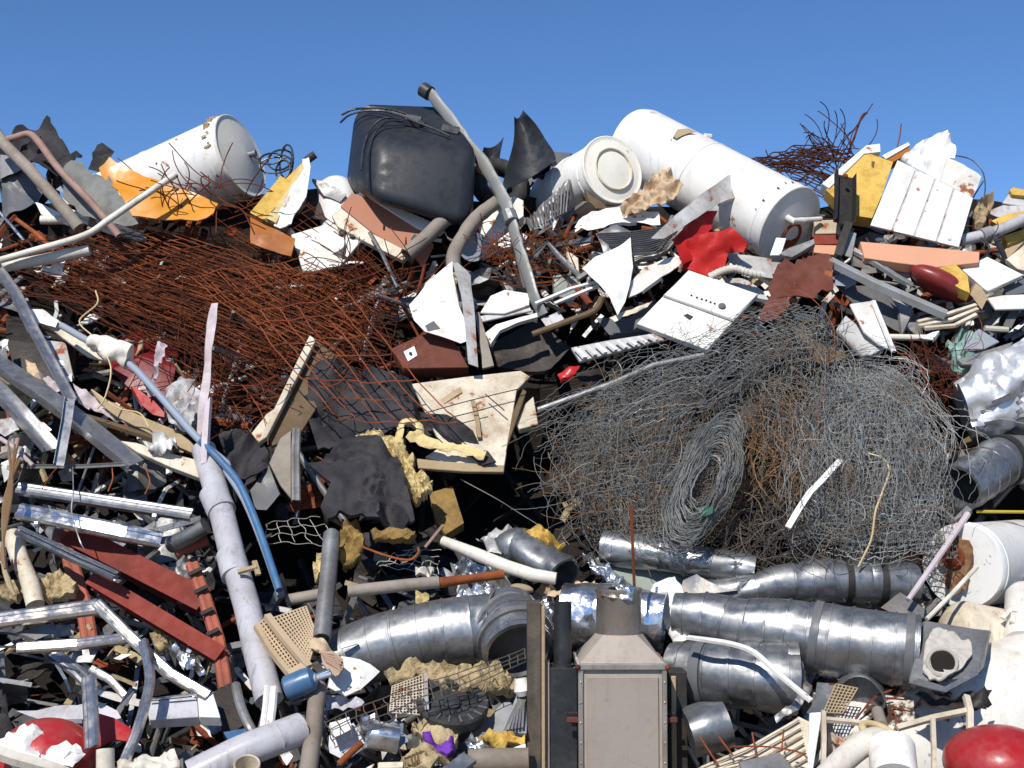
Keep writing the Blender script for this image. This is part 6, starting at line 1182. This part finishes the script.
# bottom right corner
t = thing('siding', 'pale ribbed siding sheet at the bottom right of the stove', 'siding', sheet('O 720,770 900,690 1010,640 Q 200,580 240,600 240,800 O 760,900', -.62, th=.01), 'cream')
for i in range(6): part(t, 'ridge', bar(f'O {735+i*14},{768+i*8},-.66 {900+i*20},{700+i*20},-.66 Q {200+i*6},{590+i*28},-.66', 2.5, 2), 'cream')
thing('metal_plate', 'grey brushed plate lying on the pale siding at the bottom edge', 'plate', slab('Q -20,745 130,708 185,772 60,800 0,790', .02, -.78), 'galvd')
thing('wire', 'rusty wires lying over the pale siding sheet', 'wire', wires([smooth(P3(s), 5) for s in ('Q -50,690,-.78 80,690,-.8 200,710,-.8 240,740,-.78', 'Q 30,640,-.76 45,730,-.78', 'Q 145,630,-.76 138,700,-.78', 'O 730,655,-.7 800,760,-.75', 'O 800,655,-.72 850,720,-.75')], .0055, 4), 'rust')
t = thing('vessel', 'big white flaking tank shell lying under the long duct', 'tank', tube(resample(P3('Q 300,750,.12 600,690,.05 830,620,-.02 1100,540,-.05'), .04)[0], .44, 64, dent=.02, df=2), mk('flaking_white_paint', (.74, .72, .67), .55, dirt=.5, dcol=(.36, .29, .2), rust=.42, rscale=2.6, rcol=(.035, .018, .012), streak=.5))
thing('sheet_metal', 'smooth white sheet rising behind the flaking tank shell', 'sheet', sheet('Q 880,420 905,350 1040,300 1040,520 920,500', -.45, cr=.05, seg=.07, th=.01), 'greyw')
thing('sheet_metal', 'blackened torn lining between the long duct and the tank shell', 'lining', sheet('Q 600,500 700,480 850,500 900,480 880,560 800,590 760,560 690,545 640,520', -.86, cr=.06, freq=6, seg=.045, ridge=True, jag=.05), 'dark')
t = thing('bed_rail', 'cream metal bed rail with three uprights above the bent white pipe', 'bed rail', bar('Q 290,590,-1.02 380,598,-1.02 475,610,-1.02', 5, 4), 'cream')
part(t, 'rail', bar('Q 560,622,-1.02 690,585,-1.02 822,558,-1.02', 6, 4), 'cream')
part(t, 'upright', bar('Q 290,562,-1.03 292,660,-1.05 288,800,-1.05', 4.5, 4), 'cream')
part(t, 'upright', bar('Q 690,590,-1.04 694,700,-1.04 694,800,-1.04', 4.5, 4), 'cream')
part(t, 'upright', bar('Q 812,505,-1.03 826,560,-1.03 826,640,-1.0', 6, 5), 'cream')
thing('board', 'narrow white board standing beside the first bed rail upright', 'board', slab('Q 240,565 285,562 270,660 250,790 232,790', .02, -.85), 'whitec')
t = thing('pipe', 'bent white plastic waste pipe with a tan sealing ring at the bottom', 'pipe', pipe('Q 270,830,-1.1 350,752,-1.15 415,695,-1.18 460,670,-1.2 500,670,-1.2 530,700,-1.22 545,800,-1.2', [12, 12, 13, 13.5, 14, 14, 14], n=28, sm=6), 'pvc')
part(t, 'sealing_ring', torus(pt(*uv('Q 492,640,-1.2')[0]), Vector((.25, -.3, .9)).normalized(), .085, .02, 30, 10), 'straw')
part(t, 'socket', tube(P3('Q 540,690,-1.22 550,810,-1.2'), [.115, .115], 30), 'white')
part(t, 'spigot', pipe('Q 488,560,-1.08 505,615,-1.15', 6, n=16), 'dustpipe')
thing('tank', 'glossy red rounded tank in the bottom right corner', 'tank', ball(pt(1000, 762, -1.0), .285, .285, .185), 'redsh')
thing('sheet_metal', 'white crumpled lining in front of the flaking tank shell', 'sheet', sheet('Q 310,640 420,620 440,680 380,720 330,760', -.8, cr=.08, freq=6, seg=.045, ridge=True), 'cream')
# ================================================================ small debris nobody could count, packed in the gaps of the heap
def debris(zones, seed, kinds, size=(.06, .22), o=(.12, .5)):
    rg = random.Random(seed); gl = []
    for (u0, v0, u1, v1, n) in zones:
        for _ in range(n):
            pu, pv = rg.uniform(u0, u1), rg.uniform(v0, v1); hh = hole(pu, pv)
            if kinds != DK and hh > .28: continue
            p = pt(pu, pv, rg.uniform(*o) + hh * 1.1); s = rg.uniform(*size); k = rg.choice(kinds)
            a = Vector((rg.gauss(0, 1), rg.gauss(0, .6), rg.gauss(0, .8))).normalized(); nrm = (Vector((rg.gauss(0, .8), -1 + rg.gauss(0, .6), .6 + rg.gauss(0, .6)))).normalized()
            a = (a - nrm * a.dot(nrm)).normalized(); b = a.cross(nrm)
            if k == 'sheet':
                w = s * rg.uniform(.3, .9); q = [p + a * s * rg.uniform(.7, 1.2) + b * w * rg.uniform(-.5, .2), p + b * w * rg.uniform(.6, 1.1), p - a * s * rg.uniform(.6, 1.1) + b * w * rg.uniform(-.3, .4), p - b * w * rg.uniform(.6, 1.1)]
                if rg.random() < .5: q.insert(1, p + a * s * rg.uniform(.2, .6) + b * w * rg.uniform(.6, 1))
                gl.append(sheet_pts(q, th=rg.uniform(.002, .012), cr=s * .25, freq=6, seg=s * .45, seed=rg.random() * 50, ridge=True))
            elif k == 'bar': gl.append(prism(rect(rg.uniform(.015, .05), rg.uniform(.006, .03)), [p - a * s * 1.6, p + nz3(p, 3, 1) * .05, p + a * s * 1.6], nrm))
            elif k == 'tube': gl.append(tube([p - a * s * 1.5, p + a * s * 1.5], rg.uniform(.01, .03), 8))
            else: gl.append(tube(fray([p - a * s * 2, p + nz3(p, 5, 2) * .2, p + a * s * 2], .004, rg, .06), .004, 3))
    return join(*gl)
DK = ['sheet', 'sheet', 'bar', 'tube', 'bar']
ALL = (-150, 235, 1174, 790)
stuff('dark_scrap', 'sheet scraps and bars deep in the gaps of the heap, darkened for shade', debris([(*ALL, 520), (-420, 260, -150, 790, 120), (1174, 240, 1420, 790, 120)], 1, DK, (.08, .3), (.25, .65)), 'dark')  # filler colour kept near black to imitate the shade of deep gaps
stuff('grey_scrap', 'small grey sheet metal scraps and bars packed in the gaps of the heap', debris([(-100, 250, 420, 470, 60), (400, 200, 1100, 330, 110), (-100, 460, 340, 790, 120), (340, 580, 530, 780, 90), (680, 560, 1100, 780, 110), (900, 300, 1100, 520, 50), (-400, 240, -60, 790, 90), (1080, 240, 1400, 790, 90)], 2, ['sheet', 'sheet', 'bar', 'tube'], (.08, .34), (.05, .4)), 'galvd')
stuff('bright_scrap', 'bright bent strips and offcuts of sheet steel in the gaps of the heap', debris([(-60, 330, 220, 470, 26), (-60, 470, 330, 790, 60), (330, 560, 530, 790, 40), (680, 600, 1060, 790, 40), (440, 230, 1060, 340, 40)], 8, ['bar', 'sheet', 'bar'], (.06, .22), (.0, .32)), 'galv')
stuff('rusty_scrap', 'small rusty scraps, bars and wires packed in the gaps of the heap', debris([(-100, 200, 420, 480, 240), (400, 220, 1100, 340, 160), (-100, 470, 1100, 790, 110), (-400, 240, -100, 790, 90), (1100, 240, 1400, 790, 90)], 3, ['sheet', 'bar', 'wire', 'wire', 'tube'], (.05, .2), (.05, .4)), 'rust')
stuff('white_scrap', 'small white painted scraps of sheet and board in the gaps of the heap', debris([(-60, 240, 220, 480, 60), (270, 230, 560, 300, 36), (540, 220, 780, 330, 60), (740, 240, 1060, 330, 70), (-60, 480, 300, 780, 36), (340, 640, 530, 780, 60), (690, 680, 1060, 780, 50), (-400, 240, -60, 780, 50), (1060, 240, 1400, 780, 60)], 4, ['sheet', 'sheet', 'bar'], (.03, .13), (-.05, .3)), 'white')
stuff('black_scrap', 'scraps of black plastic and cloth in the gaps of the heap', debris([(200, 400, 540, 600, 150), (-60, 150, 160, 260, 30), (330, 640, 530, 780, 50), (500, 160, 560, 260, 20), (-60, 480, 330, 780, 60)], 5, ['sheet'], (.08, .25), (.05, .5)), 'cloth')
stuff('tan_scrap', 'crumbs of tan insulation, paper and wood in the gaps of the heap', debris([(0, 330, 210, 470, 50), (380, 650, 530, 770, 60), (-50, 500, 340, 770, 50), (560, 230, 800, 330, 30), (850, 200, 1050, 330, 40), (340, 500, 580, 640, 26)], 6, ['sheet', 'sheet', 'bar'], (.025, .1), (-.05, .3)), 'wool')
for o in S.objects:
    if 'org' in o: del o['org']
    if 'category' in o: o['kind'] = 'thing'
